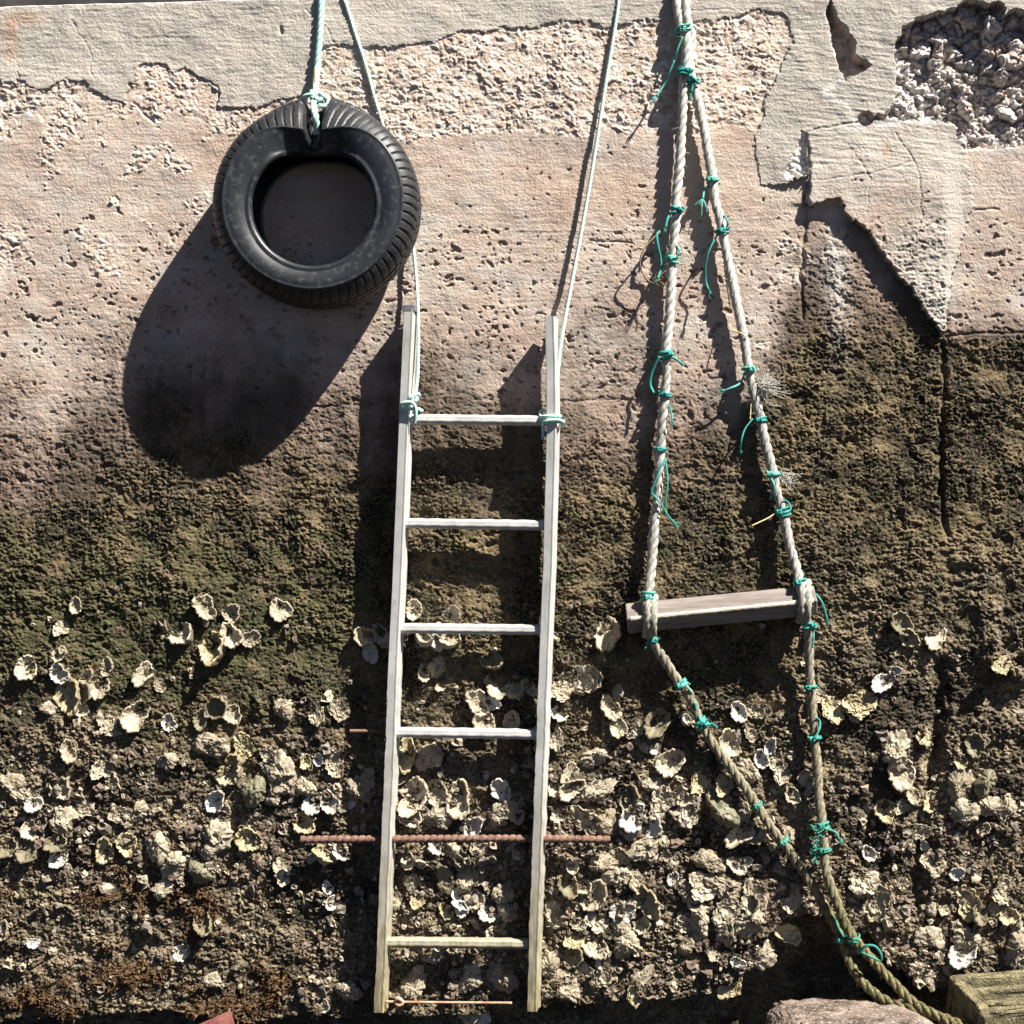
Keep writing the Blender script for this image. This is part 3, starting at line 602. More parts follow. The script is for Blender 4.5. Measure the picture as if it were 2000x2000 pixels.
# ------------------------------------------------------------------ rope ladder with its plank step
rl = thing('rope_ladder', 'homemade rope ladder with one grey timber step, lashed with teal twine', 'rope ladder')
dL = 20
LR = over(1321, 14)+[(1321, 0, 16), (1328, 40, 18), (1341, 75, 24), (1340, 120, 26), (1335, 163, 24), (1334, 196, 22), (1331, 261, 21), (1327, 326, 21), (1320, 391, 21), (1321, 411, 21), (1318, 454, 21), (1313, 504, 21), (1310, 574, 21), (1306, 635, 21), (1300, 689, 22), (1302, 726, 22), (1295, 809, 22), (1290, 878, 22), (1286, 944, 22), (1278, 1026, 24), (1273, 1099, 30), (1267, 1160, 46), (1264, 1185, 62), (1266, 1205, 68), (1270, 1225, 62), (1275, 1252, 44), (1296, 1286, 34), (1320, 1324, 28), (1340, 1348, 26), (1353, 1374, 26), (1371, 1418, 26), (1395, 1456, 26), (1423, 1493, 26), (1449, 1529, 28), (1478, 1573, 28), (1504, 1613, 28), (1533, 1650, 28), (1572, 1707, 28), (1592, 1738, 30), (1621, 1792, 30), (1644, 1835, 40), (1663, 1886, 60), (1692, 1926, 80), (1735, 1956, 100), (1775, 1968, 120), (1820, 1980, 140), (1870, 1999, 170), (1930, 2030, 230)]
RR_ = over(1341, 14)+[(1340, 0, 16), (1342, 40, 22), (1350, 75, 14), (1347, 120, 13), (1351, 155, 16), (1363, 196, 20), (1372, 239, 21), (1382, 293, 21), (1392, 352, 21), (1396, 391, 21), (1405, 422, 21), (1413, 465, 21), (1422, 509, 21), (1433, 563, 21), (1446, 628, 21), (1455, 672, 21), (1461, 715, 22), (1470, 759, 22), (1481, 802, 22), (1494, 860, 22), (1508, 917, 22), (1519, 965, 24), (1532, 1012, 24), (1542, 1065, 26), (1556, 1110, 32), (1563, 1140, 48), (1567, 1160, 62), (1572, 1185, 66), (1575, 1205, 56), (1579, 1231, 40), (1580, 1275, 30), (1582, 1327, 26), (1586, 1379, 26), (1591, 1443, 26), (1597, 1508, 28), (1599, 1560, 30), (1604, 1590, 32), (1609, 1650, 38), (1615, 1707, 48), (1635, 1763, 54), (1649, 1800, 56), (1670, 1836, 60), (1706, 1877, 72), (1749, 1923, 100), (1783, 1957, 120), (1830, 1984, 150), (1880, 2010, 190), (1950, 2040, 250)]
for pts in (LR, RR_):
    b = MB(); pth = path(pts, 3.2); b.rope(pth, 9.6*S, 6.6, 3, 9, wob=.09); rq = np.random.default_rng(len(pts))
    for k in range(190):
        i0 = rq.integers(20, len(pth)-8); dr = np.array((rq.normal(), -abs(rq.normal())*.5, rq.normal())); dr /= np.linalg.norm(dr); p0 = pth[i0]+dr*8*S; l = rq.uniform(5, 13)*S
        b.tube(np.array((p0, p0+dr*l*.5+np.array((0, 0, -.1))*l, p0+dr*l*.8+np.array((rq.normal()*.3, 0, -.5))*l)), .4*S, 3)
    b.obj('hawser', M['hawser'], rl)
# rope bights wrapped round the step
pc0, pc1 = wp(1224, 1208, 40), wp(1593, 1172, 40)
ax = pc1-pc0; ln = np.linalg.norm(ax); ax = ax/ln; ang = math.atan2(ax[2], ax[0])
def bight(f, seed):
    c = pc0+(pc1-pc0)*f; b = MB(); tt = np.linspace(0, 2*np.pi, 44); rx, rz = 33*S, 33*S
    for k, o_ in enumerate((-.008, .010)):
        P_ = np.stack((c[0]+o_+.004*np.sin(tt+k), c[1]+rx*np.cos(tt)*1.05, c[2]+rz*np.sin(tt)*1.1), -1); b.rope(P_, 8*S, 6.6, 3, 8)
    return b
bight(.125, 1).obj('rope_hitch', M['hawser'], rl); bight(.935, 2).obj('rope_hitch', M['hawser'], rl)
rot = Matrix.Rotation(-ang, 3, 'Y')@Matrix.Rotation(R(34), 3, 'X')
b = MB(); b.box((pc0+pc1)/2, (ln, 50*S, 37*S), rot, .0025); plank = b.obj('step', M['plank'], rl, False)
# pale worn arris along the step: a thin splintered strip proud of the edge
edge_c = np.array(rot@Vector((0, -24*S, 16.5*S)))
b = MB(); n = 70; P_ = []
rg = np.random.default_rng(4)
for i in range(n):
    f = i/(n-1); c = pc0+(pc1-pc0)*(.02+f*.96)+edge_c; w0 = (3.4+2.2*rg.random())*S
    prf = np.array([(-.0012, -w0*.9), (-.0045, -w0*.4), (-.0048, w0*.25), (-.001, w0*.9), (.006, .0)])
    P_.append(np.stack((np.full(5, c[0]), c[1]+prf[:, 0], c[2]+prf[:, 1]), -1))
P_ = np.array(P_)[:, ::-1]; b.grid(P_, wrap_v=True); b.obj('worn_edge', M['worn'], plank, False)

Lp = np.array([q for q in LR if isinstance(q, tuple)], float); Rp = np.array([q for q in RR_ if isinstance(q, tuple)], float)
def at(side, v):
    A = Lp if side == 'L' else Rp; u_ = np.interp(v, A[:, 1], A[:, 0]); d_ = np.interp(v, A[:, 1], A[:, 2]); u2 = np.interp(v+12, A[:, 1], A[:, 0])
    a = wp(u2, v+12, d_)-wp(u_, v, d_); return u_, d_, wp(u_, v, d_), a
def lash(side, v, turns=2.4, tails=(), seed=0, mat='twine', rad=12.0, r=2.4, frayn=9, dtail=8):
    b = MB(); r = r*(.75+.45*((seed*37 % 11)/10)); u_, d_, c, a = at(side, v) if isinstance(side, str) else (side, 20, wp(side, v, 20), np.array((0, 0, -1.)))
    coil(b, c, a, rad*S, r*S, turns, seed*7+1, .07, 2.0); knot(b, c+np.array((rg.normal()*.006, -.017, 0)), 4.2*S, r*S*.95, seed)
    for tl in tails:
        fr = tl[-1] if isinstance(tl[-1], (int, float)) else 0; pl_ = [q for q in tl if not isinstance(q, (int, float))]
        pts = [(x, y, d_+dtail+6*math.sin(i*1.7+seed)) for i, (x, y) in enumerate(pl_)]
        P_ = path(pts, 3); b.tube(P_, r*S*.95, 6)
        if fr: fray(b, P_[-1], P_[-1]-P_[-4], fr*S, frayn, .75*S, seed+3, .35)
    return b.obj('twine_lashing', M[mat if mat != 'twine' else ('twine', 'twine_pale', 'twine')[seed % 3]], rl)
tl = [('L', 58, 3, [[(1333, 72), (1322, 100), (1317, 118), 6], [(1317, 118), (1308, 140), (1297, 165), (1282, 188), 16]], 17),
      ('L', 140, 2.6, [[(1346, 146), (1352, 165), (1350, 180), 12], [(1350, 148), (1362, 160), (1368, 163)]], 15),
      ('R', 162, 1.8, [], 14), ('R', 352, 2.5, [[(1388, 358), (1376, 372), (1373, 388), 26]], 13),
      ('L', 410, 2.2, [[(1310, 416), (1303, 430), (1300, 445), 8], [(1292, 450), (1283, 458), (1285, 480), (1290, 505), (1291, 525), (1284, 545), 10]], 13),
      ('R', 452, 3, [[(1418, 446), (1422, 435), (1414, 420)], [(1400, 460), (1385, 490), (1378, 520), (1379, 550), (1384, 566), 14]], 13.5),
      ('L', 505, 2.8, [[(1324, 500), (1328, 492), (1322, 480)]], 13),
      ('L', 692, 2.6, [[(1300, 694), (1318, 700), (1331, 710), 8], [(1288, 696), (1274, 725), (1270, 750), (1277, 768)]], 13),
      ('L', 771, 2.2, [[(1290, 772), (1304, 785), (1311, 805), (1313, 820), 10]], 13),
      ('R', 722, 2.6, [[(1456, 726), (1446, 748), (1430, 757), (1418, 762), 18]], 13),
      ('R', 820, 2.6, [[(1470, 818), (1455, 838), (1448, 860), (1446, 876), 8]], 13),
      ('L', 878, 1.8, [[(1300, 895), (1286, 925), (1271, 962)], [(1300, 898), (1304, 940), (1300, 975), (1299, 995), 14], [(1271, 962), (1288, 980), (1302, 1003), (1315, 1020), 16]], 13),
      ('R', 926, 2, [[(1505, 932), (1512, 950), (1508, 966), 12]], 13), ('R', 1000, 4, [[(1530, 1004), (1544, 995), (1540, 982), (1530, 975)]], 15),
      ('R', 1137, 2.2, [], 13), ('L', 1166, 3, [], 14), ('L', 1250, 1.8, [[(1270, 1252), (1262, 1262), 5]], 13),
      ('R', 1222, 1.6, [[(1594, 1160), (1606, 1178), (1614, 1205), (1616, 1222)], [(1588, 1226), (1589, 1245), (1586, 1265)]], 12.5)]
for i, (sd_, v_, tn, tails, rad) in enumerate(tl): lash(sd_, v_, tn, tails, i+1, rad=rad-1.4)
low_l = [('L', 1338, 3, [[(1342, 1342), (1350, 1352), 5]]), ('L', 1412, 2.6, [[(1356, 1372), (1363, 1395), (1371, 1412)], [(1378, 1416), (1390, 1414), (1396, 1417), 8]]), ('L', 1574, 2.2, []), ('L', 1645, 2.0, []), ('R', 1342, 1.8, [[(1590, 1344), (1600, 1344)]]),
         ('R', 1442, 1.6, [[(1590, 1442), (1600, 1425), (1601, 1408), (1594, 1402)]]), ('R', 1612, 2, [[(1610, 1618), (1630, 1625), (1640, 1640), 10]]), ('R', 1660, 1.8, []), ('R', 1834, 1.4, [[(1648, 1830), (1636, 1810), (1630, 1792)]]), ('L', 1834, 1.4, [[(1660, 1815), (1672, 1835), (1690, 1852)]])]
for i, (sd_, v_, tn, tails) in enumerate(low_l): lash(sd_, v_, tn, tails, i+40, 'twine_wet' if v_ > 1560 else 'twine', dtail=12)
b = MB()
for k in range(16):
    q = np.random.default_rng(k+60); b.tube(path([(1592+q.normal()*7, 1618+k*4.2+q.normal()*6, 50+q.normal()*8) for _ in range(5)], 3), .9*S, 4)
b.obj('twine_tangle', M['twine_wet'], rl)
b = MB(); b.tube(path([(1676, 1862, 82), (1690, 1848, 92), (1708, 1848, 96), (1720, 1862, 96), (1720, 1876, 92), (1700, 1868, 96), (1682, 1860, 90)], 3), 2.6*S, 6); b.obj('twine_loop', M['twine_wet'], rl)
b = MB(); b.tube(path([(1300, 445, 24), (1275, 466, 34), (1256, 490, 38), (1250, 515, 34), (1259, 540, 30), (1272, 552, 30), (1285, 550, 30)], 3), 1.7*S, 6); fray(b, wp(1280, 551, 30), (.4, -.2, .2), 18*S, 12, .7*S, 5, .9); b.obj('loose_cord', M['cordbrown'], rl)
for pts_, r_ in (([(1424, 632, 20), (1430, 645, 30), (1446, 650, 36), (1460, 660, 32)], 1.2), ([(1467, 788, 24), (1465, 820, 30)], 1.2), ([(1468, 1027, 42), (1500, 1012, 34), (1515, 1002, 30)], 1.5), ([(1426, 600, 14), (1420, 560, 14), (1414, 520, 14)], 1.2)):
    b = MB(); b.tube(path(pts_, 3), r_*S, 5); b.obj('loose_strand', M['hemp_end'], rl)
for (u_, v_, k) in ((1488, 752, 22), (1494, 765, 16), (1535, 940, 14)):
    b = MB(); fray(b, wp(u_-12, v_-8, 20), (.9, -.25, -.25), 34*S*k/22, 70, .55*S, int(u_), .7); b.obj('frayed_tuft', M['fuzz'], rl)

# ------------------------------------------------------------------ things at the foot of the wall
def boulder(c, size, seed, name, mat, amp=.12, flat_top=None):
    b = MB(); n, m_ = 110, 200; ph_ = np.linspace(-np.pi/2+1e-6, np.pi/2-1e-6, n)[:, None]; a = np.linspace(0, 2*np.pi, m_, endpoint=False)[None]
    ce = lambda x, e: np.sign(x)*np.abs(x)**e
    x = ce(np.cos(ph_), .3)*ce(np.cos(a), .45); y = ce(np.cos(ph_), .3)*ce(np.sin(a), .45); z = ce(np.sin(ph_), .3)*np.ones_like(a)
    nn = 1+amp*fbm(x*2.3+z*1.7+5, y*2.3-z+seed, seed, 6, .7)
    b.grid(np.stack((c[0]+x*nn*size[0], c[1]+y*nn*size[1], c[2]+z*nn*size[2]), -1), wrap_v=True); return b.obj(name, mat)
tp = wp(1655, 1964, 130)
o = boulder((tp[0], -.215, tp[2]-.105), (.205, .155, .10), 301, 'stone_block', M['stone'], .15)
tag(o, 'wet brown stone block at the foot of the wall under the crossed ropes', 'stone block')
# hollow ribbed block, crusted with algae
cr = thing('hollow_block', 'yellow green algae crusted block with slotted top lying by the rope ends', 'block')
c0 = wp(1985, 1972, 120); bl = Matrix.Rotation(R(14), 3, 'Z')@Matrix.Rotation(R(12), 3, 'X')
def rb(b, x, y, z, sx, sy, sz, seed=0):
    n, m_ = 40, 72; ph_ = np.linspace(-np.pi/2+1e-6, np.pi/2-1e-6, n)[:, None]; a = np.linspace(0, 2*np.pi, m_, endpoint=False)[None]; ce = lambda q, e: np.sign(q)*np.abs(q)**e
    X_ = ce(np.cos(ph_), .2)*ce(np.cos(a), .22)*sx/2; Y_ = ce(np.cos(ph_), .2)*ce(np.sin(a), .22)*sy/2; Z_ = ce(np.sin(ph_), .2)*np.ones_like(a)*sz/2
    k = .0075; f_ = lambda q: k*fbm(X_*38+q+x*40, (Y_+Z_)*38+q*2+z*30, 400+q+seed, 5, .65)
    P_ = np.stack((X_+f_(1)+x, Y_+f_(5)+y, Z_+f_(9)+z), -1)@np.array(bl).T+c0; b.grid(P_, wrap_v=True)
b = MB(); rb(b, 0, -.10, 0, .31, .032, .12, 1); rb(b, 0, .085, .002, .31, .032, .12, 2); rb(b, -.135, -.0075, .001, .034, .17, .114, 3); rb(b, .135, -.0075, .001, .034, .17, .114, 4)
b.obj('frame', M['crate'], cr, True)
for q_, y in enumerate((-.043, .03)): b = MB(); rb(b, 0, y, .008, .25, .022, .088, 7+q_); b.obj('rib', M['crate'], cr, True)
# red plate corner
b = MB(); pp = wp(430, 2040, 60); rt = Matrix.Rotation(R(-24), 3, 'Y')@Matrix.Rotation(R(-28), 3, 'X')
ringo = []; 
hole_c = np.array((-.031, 0.052)); wq, hq = .052, .075
ou = [(-wq, -hq), (0, -hq), (wq, -hq), (wq, 0), (wq, hq), (0, hq), (-wq, hq), (-wq, 0)]; ou = np.array(ou)
aa = np.arctan2(ou[:, 1]-hole_c[1], ou[:, 0]-hole_c[0]); inn = hole_c+.0065*np.stack((np.cos(aa), np.sin(aa)), -1)
rows = [np.c_[inn, np.full(8, .003)], np.c_[inn, np.full(8, -.003)], np.c_[ou, np.full(8, -.003)], np.c_[ou, np.full(8, .003)]]
P_ = np.array([[pp+np.array(rt@Vector((x, y_, z))) for x, z, y_ in r_] for r_ in rows]); b.grid(P_, wrap_u=True, wrap_v=True)
tag(b.obj('steel_plate', M['redplate'], None, False), 'chipped red steel plate corner with a bolt hole by the foot of the wall', 'plate')

# ------------------------------------------------------------------ oysters
def outline(q, a, k):
    f = q.random(9)*6; g = q.random(9)
    o = 1+k*(.11*np.cos(2*a+f[0])+.09*g[0]*np.cos(3*a+f[1])+.07*g[1]*np.cos(4*a+f[2])+.05*g[2]*np.cos(7*a+f[3])+.03*np.cos(11*a+f[4])+.022*np.cos(17*a+f[5])+.015*np.cos(26*a+f[6]))
    return o, f
def shell_open(seed, mat_in, H=.55, frill=.05, lng=1.25, dome=0.0):
    """a cemented lower valve: a deep cup with a thin wavy rim, layered outside"""
    q = np.random.default_rng(seed); n, m_ = 16, 72; rho = np.linspace(0.02, 1, n)[:, None]; a = np.linspace(0, 2*np.pi, m_, endpoint=False)[None]
    out, f = outline(q, a, 1.25); th_ = .5+.5*np.sin(a)
    x = rho*out*np.cos(a)*.88*(1-.30*th_*np.sign(1)*.6); z = rho*out*np.sin(a)*lng*.9
    rimh = H*(.82+.30*np.sin(a+f[7]))
    wav = frill*(np.sin(6*a+f[6])+.7*np.sin(11*a+f[7])+.5*np.sin(19*a+f[3]))
    y = -rimh*rho**3.2-.05+wav*rho**4*-1-.018*np.sin(rho*19+2*np.sin(a*3+f[2]))+.05*fbm(x*2.2+seed, z*2.2, seed, 3)
    inner = np.stack((x, y, z), -1); lip = np.stack((x[-1]*1.10, y[-1]+.03, z[-1]*1.10), -1)[None]
    nb = 9; tt = np.linspace(0, 1, nb)[:, None]
    lay = .055*np.abs(((tt*4+.3*np.sin(2*a+f[1])) % 1)-.5)*2; sc_ = 1.10-.26*tt**1.3+lay*(tt > 0)
    outer = np.stack((x[-1]*sc_, (y[-1]+.03)*(1-tt)+.22*tt, z[-1]*sc_+.06*tt), -1)
    b = MB(); b.grid(inner, wrap_v=True, mi=0, flip=True); b.grid(np.concatenate((inner[-1:], lip), 0), wrap_v=True, mi=0, flip=True); b.grid(outer, wrap_v=True, mi=1, flip=True)
    return b.mesh('oyster', [mat_in, M['sh_out']])
def shell_closed(seed, mat, H=.5):
    """a live oyster: lumpy upper valve of overlapping growth plates"""
    q = np.random.default_rng(seed); n, m_ = 34, 72; rho = np.linspace(0.0, 1, n)[:, None]; a = np.linspace(0, 2*np.pi, m_, endpoint=False)[None]
    out, f = outline(q, a, 1.5); lng = 1.05+.35*q.random()
    ph_ = rho**1.2*2.4+1.5*fbm(rho*np.cos(a)*1.3+seed, rho*np.sin(a)*1.3, seed+5, 3)+.25*np.sin(2*a+f[4]); layer = ph_ % 1
    edge_ = 1+.07*(layer-.5)*np.clip(rho*3, 0, 1)
    x = rho*out*np.cos(a)*edge_; z = rho*out*np.sin(a)*lng*edge_
    y = -H*(1-rho**2.0)**.8*(1+.35*np.sin(a+f[1]))-.13*layer**1.5*np.clip(rho*2.5, 0, 1)*(1-.35*rho)-.06
    y = y+.22*H*fbm(x*1.7+seed, z*1.7, seed, 4, .6)-.05*rho*np.sin(13*a+f[2])*layer
    cx, cz = .32*np.cos(f[6]), .32*np.sin(f[6]); x = x+cx*(1-rho); z = z+cz*(1-rho)
    skirt = np.stack((x[-1]*.88, np.full(m_, .3), z[-1]*.88), -1)[None]
    b = MB(); b.grid(np.concatenate((np.stack((x, y, z), -1), skirt), 0), wrap_v=True, flip=True); return b.mesh('oyster', [mat])
def shell_flat(seed, mat):
    """a flat upper valve with lifted, stepped edges"""
    q = np.random.default_rng(seed); n, m_ = 30, 72; rho = np.linspace(0.0, 1, n)[:, None]; a = np.linspace(0, 2*np.pi, m_, endpoint=False)[None]
    out, f = outline(q, a, 1.6); lay = (rho**1.2*2.2+1.4*fbm(rho*np.cos(a)*1.3+seed, rho*np.sin(a)*1.3, seed+5, 3)+.25*np.sin(2*a+f[4])) % 1
    x = rho*out*np.cos(a)*(1+.06*(lay-.5)); z = rho*out*np.sin(a)*1.18*(1+.06*(lay-.5))
    y = -.14-.13*lay**1.6*np.clip(rho*2, 0, 1)-.26*rho**2*(.5+.6*np.sin(a+f[5]))-.05*rho**3*np.sin(9*a+f[6])+.14*fbm(x*2+seed, z*2, seed, 4, .6)
    sk0 = np.stack((x[-1], y[-1]+.07, z[-1]), -1)[None]; sk = np.stack((x[-1]*.75, np.full(m_, .25), z[-1]*.75), -1)[None]
    b = MB(); b.grid(np.concatenate((np.stack((x, y, z), -1), sk0, sk), 0), wrap_v=True, flip=True); return b.mesh('oyster', [mat])
KIND = {'o': ('cream open', [shell_open(s_, M['sh_cream'], .30+.09*(s_ % 4), .045, 1.05+.12*(s_ % 3)) for s_ in range(101, 116)]),
        'y': ('yellowish frilled', [shell_open(s_, M['sh_yellow'], .5, .08) for s_ in (11, 12, 15)]+[shell_flat(s_, M['sh_yellow']) for s_ in (13, 14)]),
        'w': ('bright white open', [shell_open(s_, M['sh_white'], .30+.08*(s_ % 3), .05, 1.0) for s_ in range(21, 28)]),
        'd': ('dull dark open', [shell_open(s_, M['sh_dark'], .6, .05, 1.2) for s_ in (31, 32, 33)]),
        'c': ('grey closed', [shell_closed(s_, M['sh_grey'], .40+.09*(s_ % 3)) for s_ in range(141, 155)]),
        'f': ('flat pale', [shell_flat(s_, M['sh_cream']) for s_ in range(151, 161)]),
        'g': ('rounded dull green', [shell_closed(s_, M['sh_dark'], .7) for s_ in (61, 62)])}
OY = """52,1304,40,o 118,1315,40,w 118,1278,30,o 171,1325,28,o 137,1359,56,y 162,1355,40,d 198,1346,46,o 160,1387,28,o 211,1302,34,o 279,1315,42,o 215,1413,44,f 264,1400,50,o 398,1185,44,o 453,1196,36,o 357,1240,46,o 419,1270,54,y 455,1242,46,o 490,1247,36,o 424,1382,44,d 393,1403,32,d 455,1395,34,o 149,1183,28,o 119,1227,28,f 132,1467,36,o 411,1455,52,c 476,1457,42,y 453,1506,52,y 422,1563,44,w 122,1540,40,o 36,1540,50,c 65,1571,32,w
548,1193,40,o 711,1245,42,o 724,1273,38,w 750,1245,36,o 618,1392,36,f 662,1387,34,f 525,1473,28,f 546,1499,54,c 497,1545,48,g 556,1527,46,c 592,1535,40,c 533,1561,26,c 623,1483,26,w 655,1491,38,f 613,1571,42,w 647,1568,42,w 719,1522,34,f 686,1571,18,w 704,1540,46,c 806,1189,36,o 884,1202,42,o 827,1246,34,o 853,1256,32,w 881,1251,34,o 959,1290,44,d 827,1316,28,o 853,1303,34,c 969,1341,44,o 1005,1347,38,c 930,1370,46,o 961,1373,30,w 943,1409,50,o 1000,1411,38,o 1034,1341,28,o 1093,1349,40,f 1091,1396,34,w 1085,1437,40,f 1140,1328,62,f 1190,1240,58,o 1190,1382,44,o 835,1481,48,c 790,1473,46,y 1163,1479,42,c 1111,1510,38,o 1114,1541,42,o 1166,1538,48,c 816,1538,42,o 855,1548,44,o 899,1564,58,o 803,1574,50,o 855,1595,48,c 801,1595,44,o 925,1613,40,w 979,1541,42,w 982,1587,46,c 1016,1595,28,w 1145,1600,50,f 1187,1608,44,c
1285,1416,50,d 1340,1408,28,w 1208,1421,38,o 1241,1426,32,f 1441,1392,38,w 1480,1390,34,f 1420,1452,54,o 1464,1431,28,f 1505,1457,30,w 1487,1483,34,w 1513,1485,28,f 1461,1506,42,c 1526,1509,34,f 1311,1490,48,o 1371,1527,44,y 1412,1532,36,y 1410,1576,58,g 1275,1532,36,c 1231,1558,46,d 1288,1568,44,f 1345,1556,38,o 1342,1586,44,f 1319,1558,28,f 1448,1586,34,o 1234,1597,50,w 1275,1615,44,w 1226,1620,34,f 1448,1630,48,o 1477,1630,36,y 1262,1661,48,c 1179,1685,40,c 1210,1713,44,c 1384,1682,44,c 1436,1690,32,o 1456,1685,26,w 1371,1731,50,f 1417,1731,48,c 1340,1742,32,c 1109,1730,44,d 1163,1748,54,o 1142,1733,28,o 1246,1728,38,f 1264,1759,54,y 1217,1779,50,w 1083,1787,46,c 1166,1798,40,f 1129,1803,28,f 1212,1816,42,c 1124,1834,36,y 1160,1844,50,o 1223,1844,48,c 1176,1873,38,w 1122,1870,40,d 1072,1883,40,c 1140,1899,34,f 1179,1904,36,f 1096,1912,42,c 1111,1937,44,c 1251,1909,36,c 1419,1780,46,f 1362,1803,50,c 1334,1803,34,o 1419,1816,50,c 1463,1803,50,c 1474,1751,54,f 1463,1772,42,d 1484,1862,52,c 1440,1880,28,w 1427,1924,44,y 1243,1940,38,y
1759,1217,44,d 1777,1246,38,y 1826,1246,44,o 1720,1334,42,w 1748,1310,24,w 1679,1375,54,y 1629,1386,50,y 1601,1360,28,f 1748,1461,56,c 1759,1510,62,o 1725,1585,42,y 1756,1577,30,f 1873,1530,50,c 1924,1528,44,g 1816,1567,34,y 1930,1574,38,c 1963,1580,36,c 1883,1585,44,c 1805,1442,28,y 1904,1458,40,d 1875,1487,30,y 1549,1554,32,o 1955,1300,32,y 62,1619,38,o 57,1663,46,d 13,1658,40,d 109,1648,36,d 116,1676,40,w 124,1601,46,c 238,1593,38,f 204,1660,40,y 246,1647,40,y 308,1653,50,c 339,1691,46,c 393,1704,46,g 430,1629,56,c 484,1640,42,y 321,1735,40,c 355,1860,40,w 399,1805,42,d 65,1842,22,w 8,1818,30,o 414,1914,32,c 274,1585,36,c 160,1580,38,f
593,1609,42,y 666,1663,34,w 637,1668,44,y 849,1655,30,w 883,1660,38,c 937,1658,34,f 904,1681,34,d 870,1717,42,g 912,1717,46,c 899,1756,44,w 901,1775,32,w 929,1756,34,o 952,1785,38,w 870,1780,28,y 963,1826,34,w 808,1924,46,c 914,1909,46,c 981,1909,50,c 681,1935,38,c 914,1976,40,f 945,1984,36,w 635,1966,24,w 813,1756,30,y 984,1746,38,c 992,1782,34,c 1695,1667,32,w 1689,1724,44,f 1715,1763,58,f 1891,1761,50,y 1911,1783,40,d 1877,1866,56,w 1814,1829,44,c 1888,1832,44,c 1985,1857,54,c 1794,1894,38,c 1817,1909,34,c 1820,1687,40,f 1960,1738,46,f 1971,1792,34,y 1985,1820,34,c 1547,1763,34,f 1538,1826,40,y""".split()
OY = [(float(a), float(b_), float(c), k) for a, b_, c, k in (x.split(',') for x in OY)]
rnd = random.Random(77); tries = 0
while len(OY) < 298 and tries < 9000:
    tries += 1; u_ = rnd.uniform(10, 1995); v_ = rnd.uniform(1320, 1930)
    pr_ = .25+.75*sm(np.array(v_), 1420, 1600)
    if u_ < 520 and v_ > 1700: pr_ *= .12
    if u_ < 320: pr_ *= .6
    if 1500 < u_ < 1760: pr_ *= .25
    if u_ > 1760 and v_ < 1500: pr_ *= .1
    if v_ > np.interp(u_, [0, 1040, 1400, 1480, 1520, 1720, 1800, 2000], [1900, 1930, 1900, 1830, 1760, 1790, 1880, 1930]): continue
    if rnd.random() > pr_: continue
    r_ = rnd.uniform(20, 38)
    if any(math.hypot(u_-a, v_-b_) < .42*(c+r_) for a, b_, c, k in OY): continue
    OY.append((u_, v_, r_, rnd.choice('ccccofffoyw')))
def lad_row(v): return 'level with third rung' if v < 1330 else 'level with fourth rung' if v < 1535 else 'level with rusty bar' if v < 1740 else 'level with lowest rung' if v < 1890 else 'near foot of wall'
def lad_col(u, v):
    if u < 280: return 'far left of ladder'
    if u < 600: return 'left of ladder'
    if u < lu(v): return 'beside left ladder stile'
    if u < ru(v): return 'between ladder stiles'
    if u < 1260: return 'just right of ladder'
    if u < np.interp(v, Lp[:, 1], Lp[:, 0]): return 'left of slanting rope'
    if u < np.interp(v, Rp[:, 1], Rp[:, 0]): return 'between the two ropes'
    return 'just right of ropes' if u < 1800 else 'far right of ropes'
rows = {}
for i, (u_, v_, r_, k) in enumerate(OY):
    sz = 'small' if r_ < 33 else 'large' if r_ >= 46 else 'mid-sized'
    rows.setdefault((sz, KIND[k][0], lad_col(u_, v_), lad_row(v_)), []).append(i)
lab = {}
ordn = ['leftmost', 'second from left', 'third from left', 'fourth from left', 'fifth from left', 'sixth from left', 'seventh from left', 'eighth from left', 'ninth from left', 'tenth from left']
for (sz, kd, cl, rw), ids in rows.items():
    ids.sort(key=lambda i: OY[i][0])
    for n_, i in enumerate(ids): lab[i] = f'{sz} {kd} oyster {cl}, {rw}'+(f', {ordn[min(n_, 9)]}' if len(ids) > 1 else '')
for i, (u_, v_, r_, k) in enumerate(OY):
    q = random.Random(i*13+5); me = q.choice(KIND[k][1]); o = bpy.data.objects.new('oyster', me); C.objects.link(o)
    base = hs(u_, v_, r_*.5); base = max(base, -8); sc = r_*.545*S
    dd = base+r_*(.02 if k in 'oywd' else .0); o.location = wp(u_, v_, dd)
    tx = q.uniform(-8, 30) if k in 'oywd' else q.uniform(-10, 16); rz = q.uniform(-50, 50) if k in 'oywd' else q.uniform(-180, 180)
    m_ = Matrix.Rotation(R(q.uniform(-22, 22)), 4, 'Z')@Matrix.Rotation(R(-tx), 4, 'X')@Matrix.Rotation(R(rz), 4, 'Y')
    o.rotation_euler = m_.to_euler(); o.scale = (sc*q.uniform(.88, 1.06), sc*q.uniform(.85, 1.2), sc*q.uniform(.85, 1.05))
    tag(o, lab[i], 'oyster', 'oysters grown onto the wall')

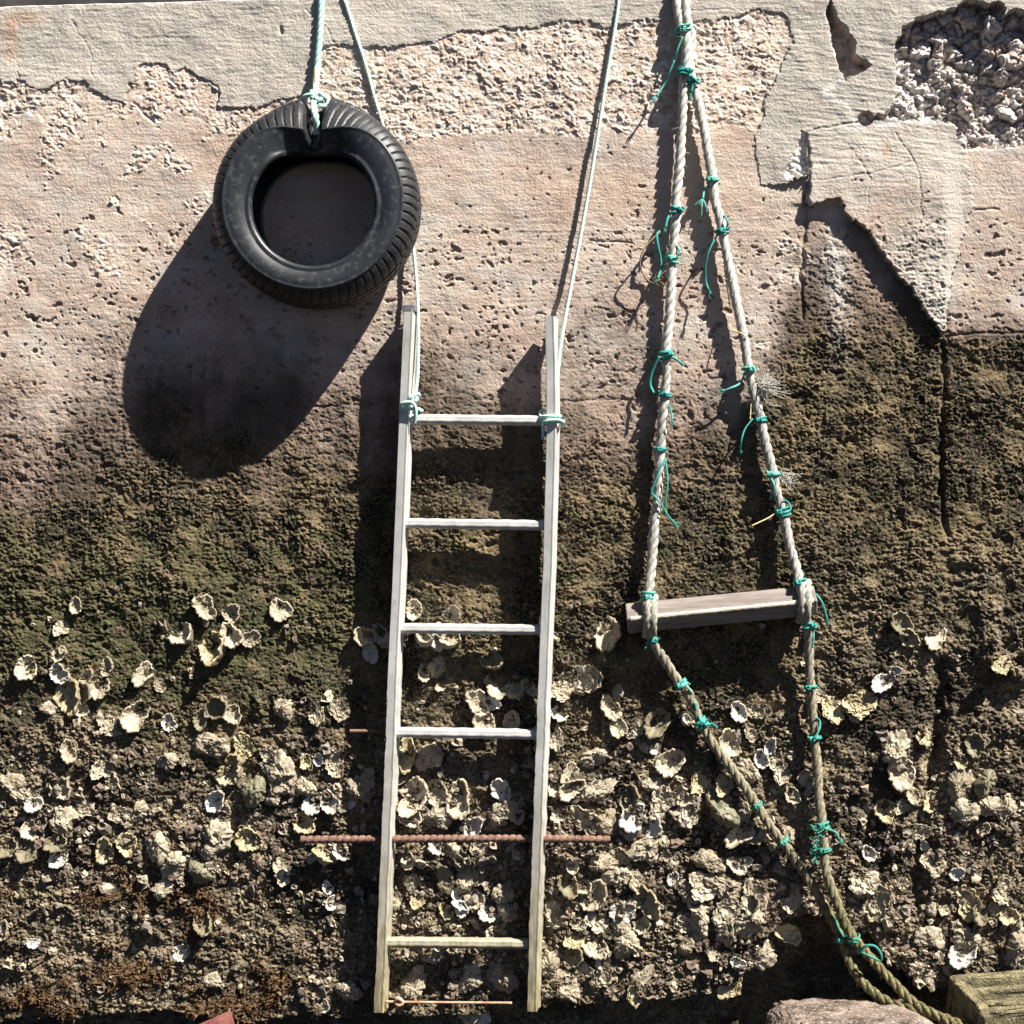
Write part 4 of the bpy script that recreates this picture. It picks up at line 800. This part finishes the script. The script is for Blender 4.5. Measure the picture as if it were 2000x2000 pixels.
# shell grit and barnacles past counting, one mass
rg = np.random.default_rng(9); b = MB(); a = np.linspace(0, 2*np.pi, 7, endpoint=False)
cnt = 0
while cnt < 4600:
    u_ = rg.uniform(0, 2000); v_ = rg.uniform(1180, 1950)
    if rg.random() > (.06+.94*sm(np.array(v_), 1330, 1650))*(.35 if u_ < 560 and v_ > 1720 else 1)*(.5 if u_ > 1780 and v_ < 1500 else 1): continue
    j = np.searchsorted(gu, u_); ii = int((v_-vtop(u_))/(2062-vtop(u_))*2062/1.8); hh = h[min(ii, h.shape[0]-1), j]
    if hh < -25: continue
    cnt += 1; r_ = rg.uniform(2.2, 7.0)*(1 if rg.random() < .88 else 1.8)*S; c = np.array(((u_-1000)*S, -(hh-1)*S, (1000-v_)*S)); jag = 1+.35*rg.normal(size=7); hgt = r_*rg.uniform(.5, 1.3)
    nx, nz = rg.normal()*.4*r_, rg.normal()*.4*r_
    ring0 = np.stack((c[0]+r_*jag*np.cos(a), np.full(7, c[1]+.002), c[2]+r_*jag*np.sin(a)), -1); ring1 = np.stack((c[0]+nx+r_*.6*jag*np.cos(a), np.full(7, c[1]-hgt*.8)-rg.random(7)*.4*r_, c[2]+nz+r_*.6*jag*np.sin(a)), -1); ring2 = np.stack((c[0]+nx+r_*.1*np.cos(a), np.full(7, c[1]-hgt*(.5 if rg.random() < .5 else 1.0)), c[2]+nz+r_*.1*np.sin(a)), -1)
    b.grid(np.stack((ring0, ring1, ring2)), wrap_v=True, mi=int(rg.integers(0, 3)), flip=True)
gr1 = simple('shell_grit_pale', (.24, .19, .13), (.42, .36, .27), 60, .8); gr2 = simple('shell_grit_brown', (.09, .065, .05), (.18, .13, .095), 60, .85); gr3 = simple('shell_grit_grey', (.12, .10, .08), (.25, .215, .165), 60, .85)
tag(b.obj('barnacle_crust', [gr1, gr2, gr3], None, False), 'crust of barnacles and shell grit over the lower wall', 'barnacles', kind='stuff')

# brown seaweed film at the lower left
b = MB(); cnt = 0; NR = red
while cnt < 5200:
    u_ = rg.uniform(0, 720); v_ = rg.uniform(1600, 1990); j = np.searchsorted(gu, u_); ii = min(int((v_-vtop(u_))/(2062-vtop(u_))*2062/1.8), h.shape[0]-1)
    if rg.random() > NR[ii, j]*.95+.01 or h[ii, j] < -30: continue
    cnt += 1; hh = h[ii, j]; c = np.array(((u_-1000)*S, -hh*S+.001, (1000-v_)*S)); l = rg.uniform(4, 11)*S; wd = rg.uniform(.9, 2.4)*S; sw = rg.normal()*.6
    d1 = np.array((sw*1.3, -.7, rg.normal()*.6)); d2 = np.array((sw*1.6, -.2, -.5+rg.normal()*.6)); p0 = c; p1 = c+d1*l*.45; p2 = p1+d2*l*.6; sx = np.array((wd, rg.normal()*wd*.4, rg.normal()*wd*.4))
    b.add([p0-sx, p0+sx, p1-sx*1.2, p1+sx*1.2, p2-sx*.4, p2+sx*.4], [(0, 1, 3, 2), (2, 3, 5, 4)])
tag(b.obj('seaweed', M['weed']), 'short brown seaweed clothing the foot of the wall left of the ladder', 'seaweed', kind='stuff')
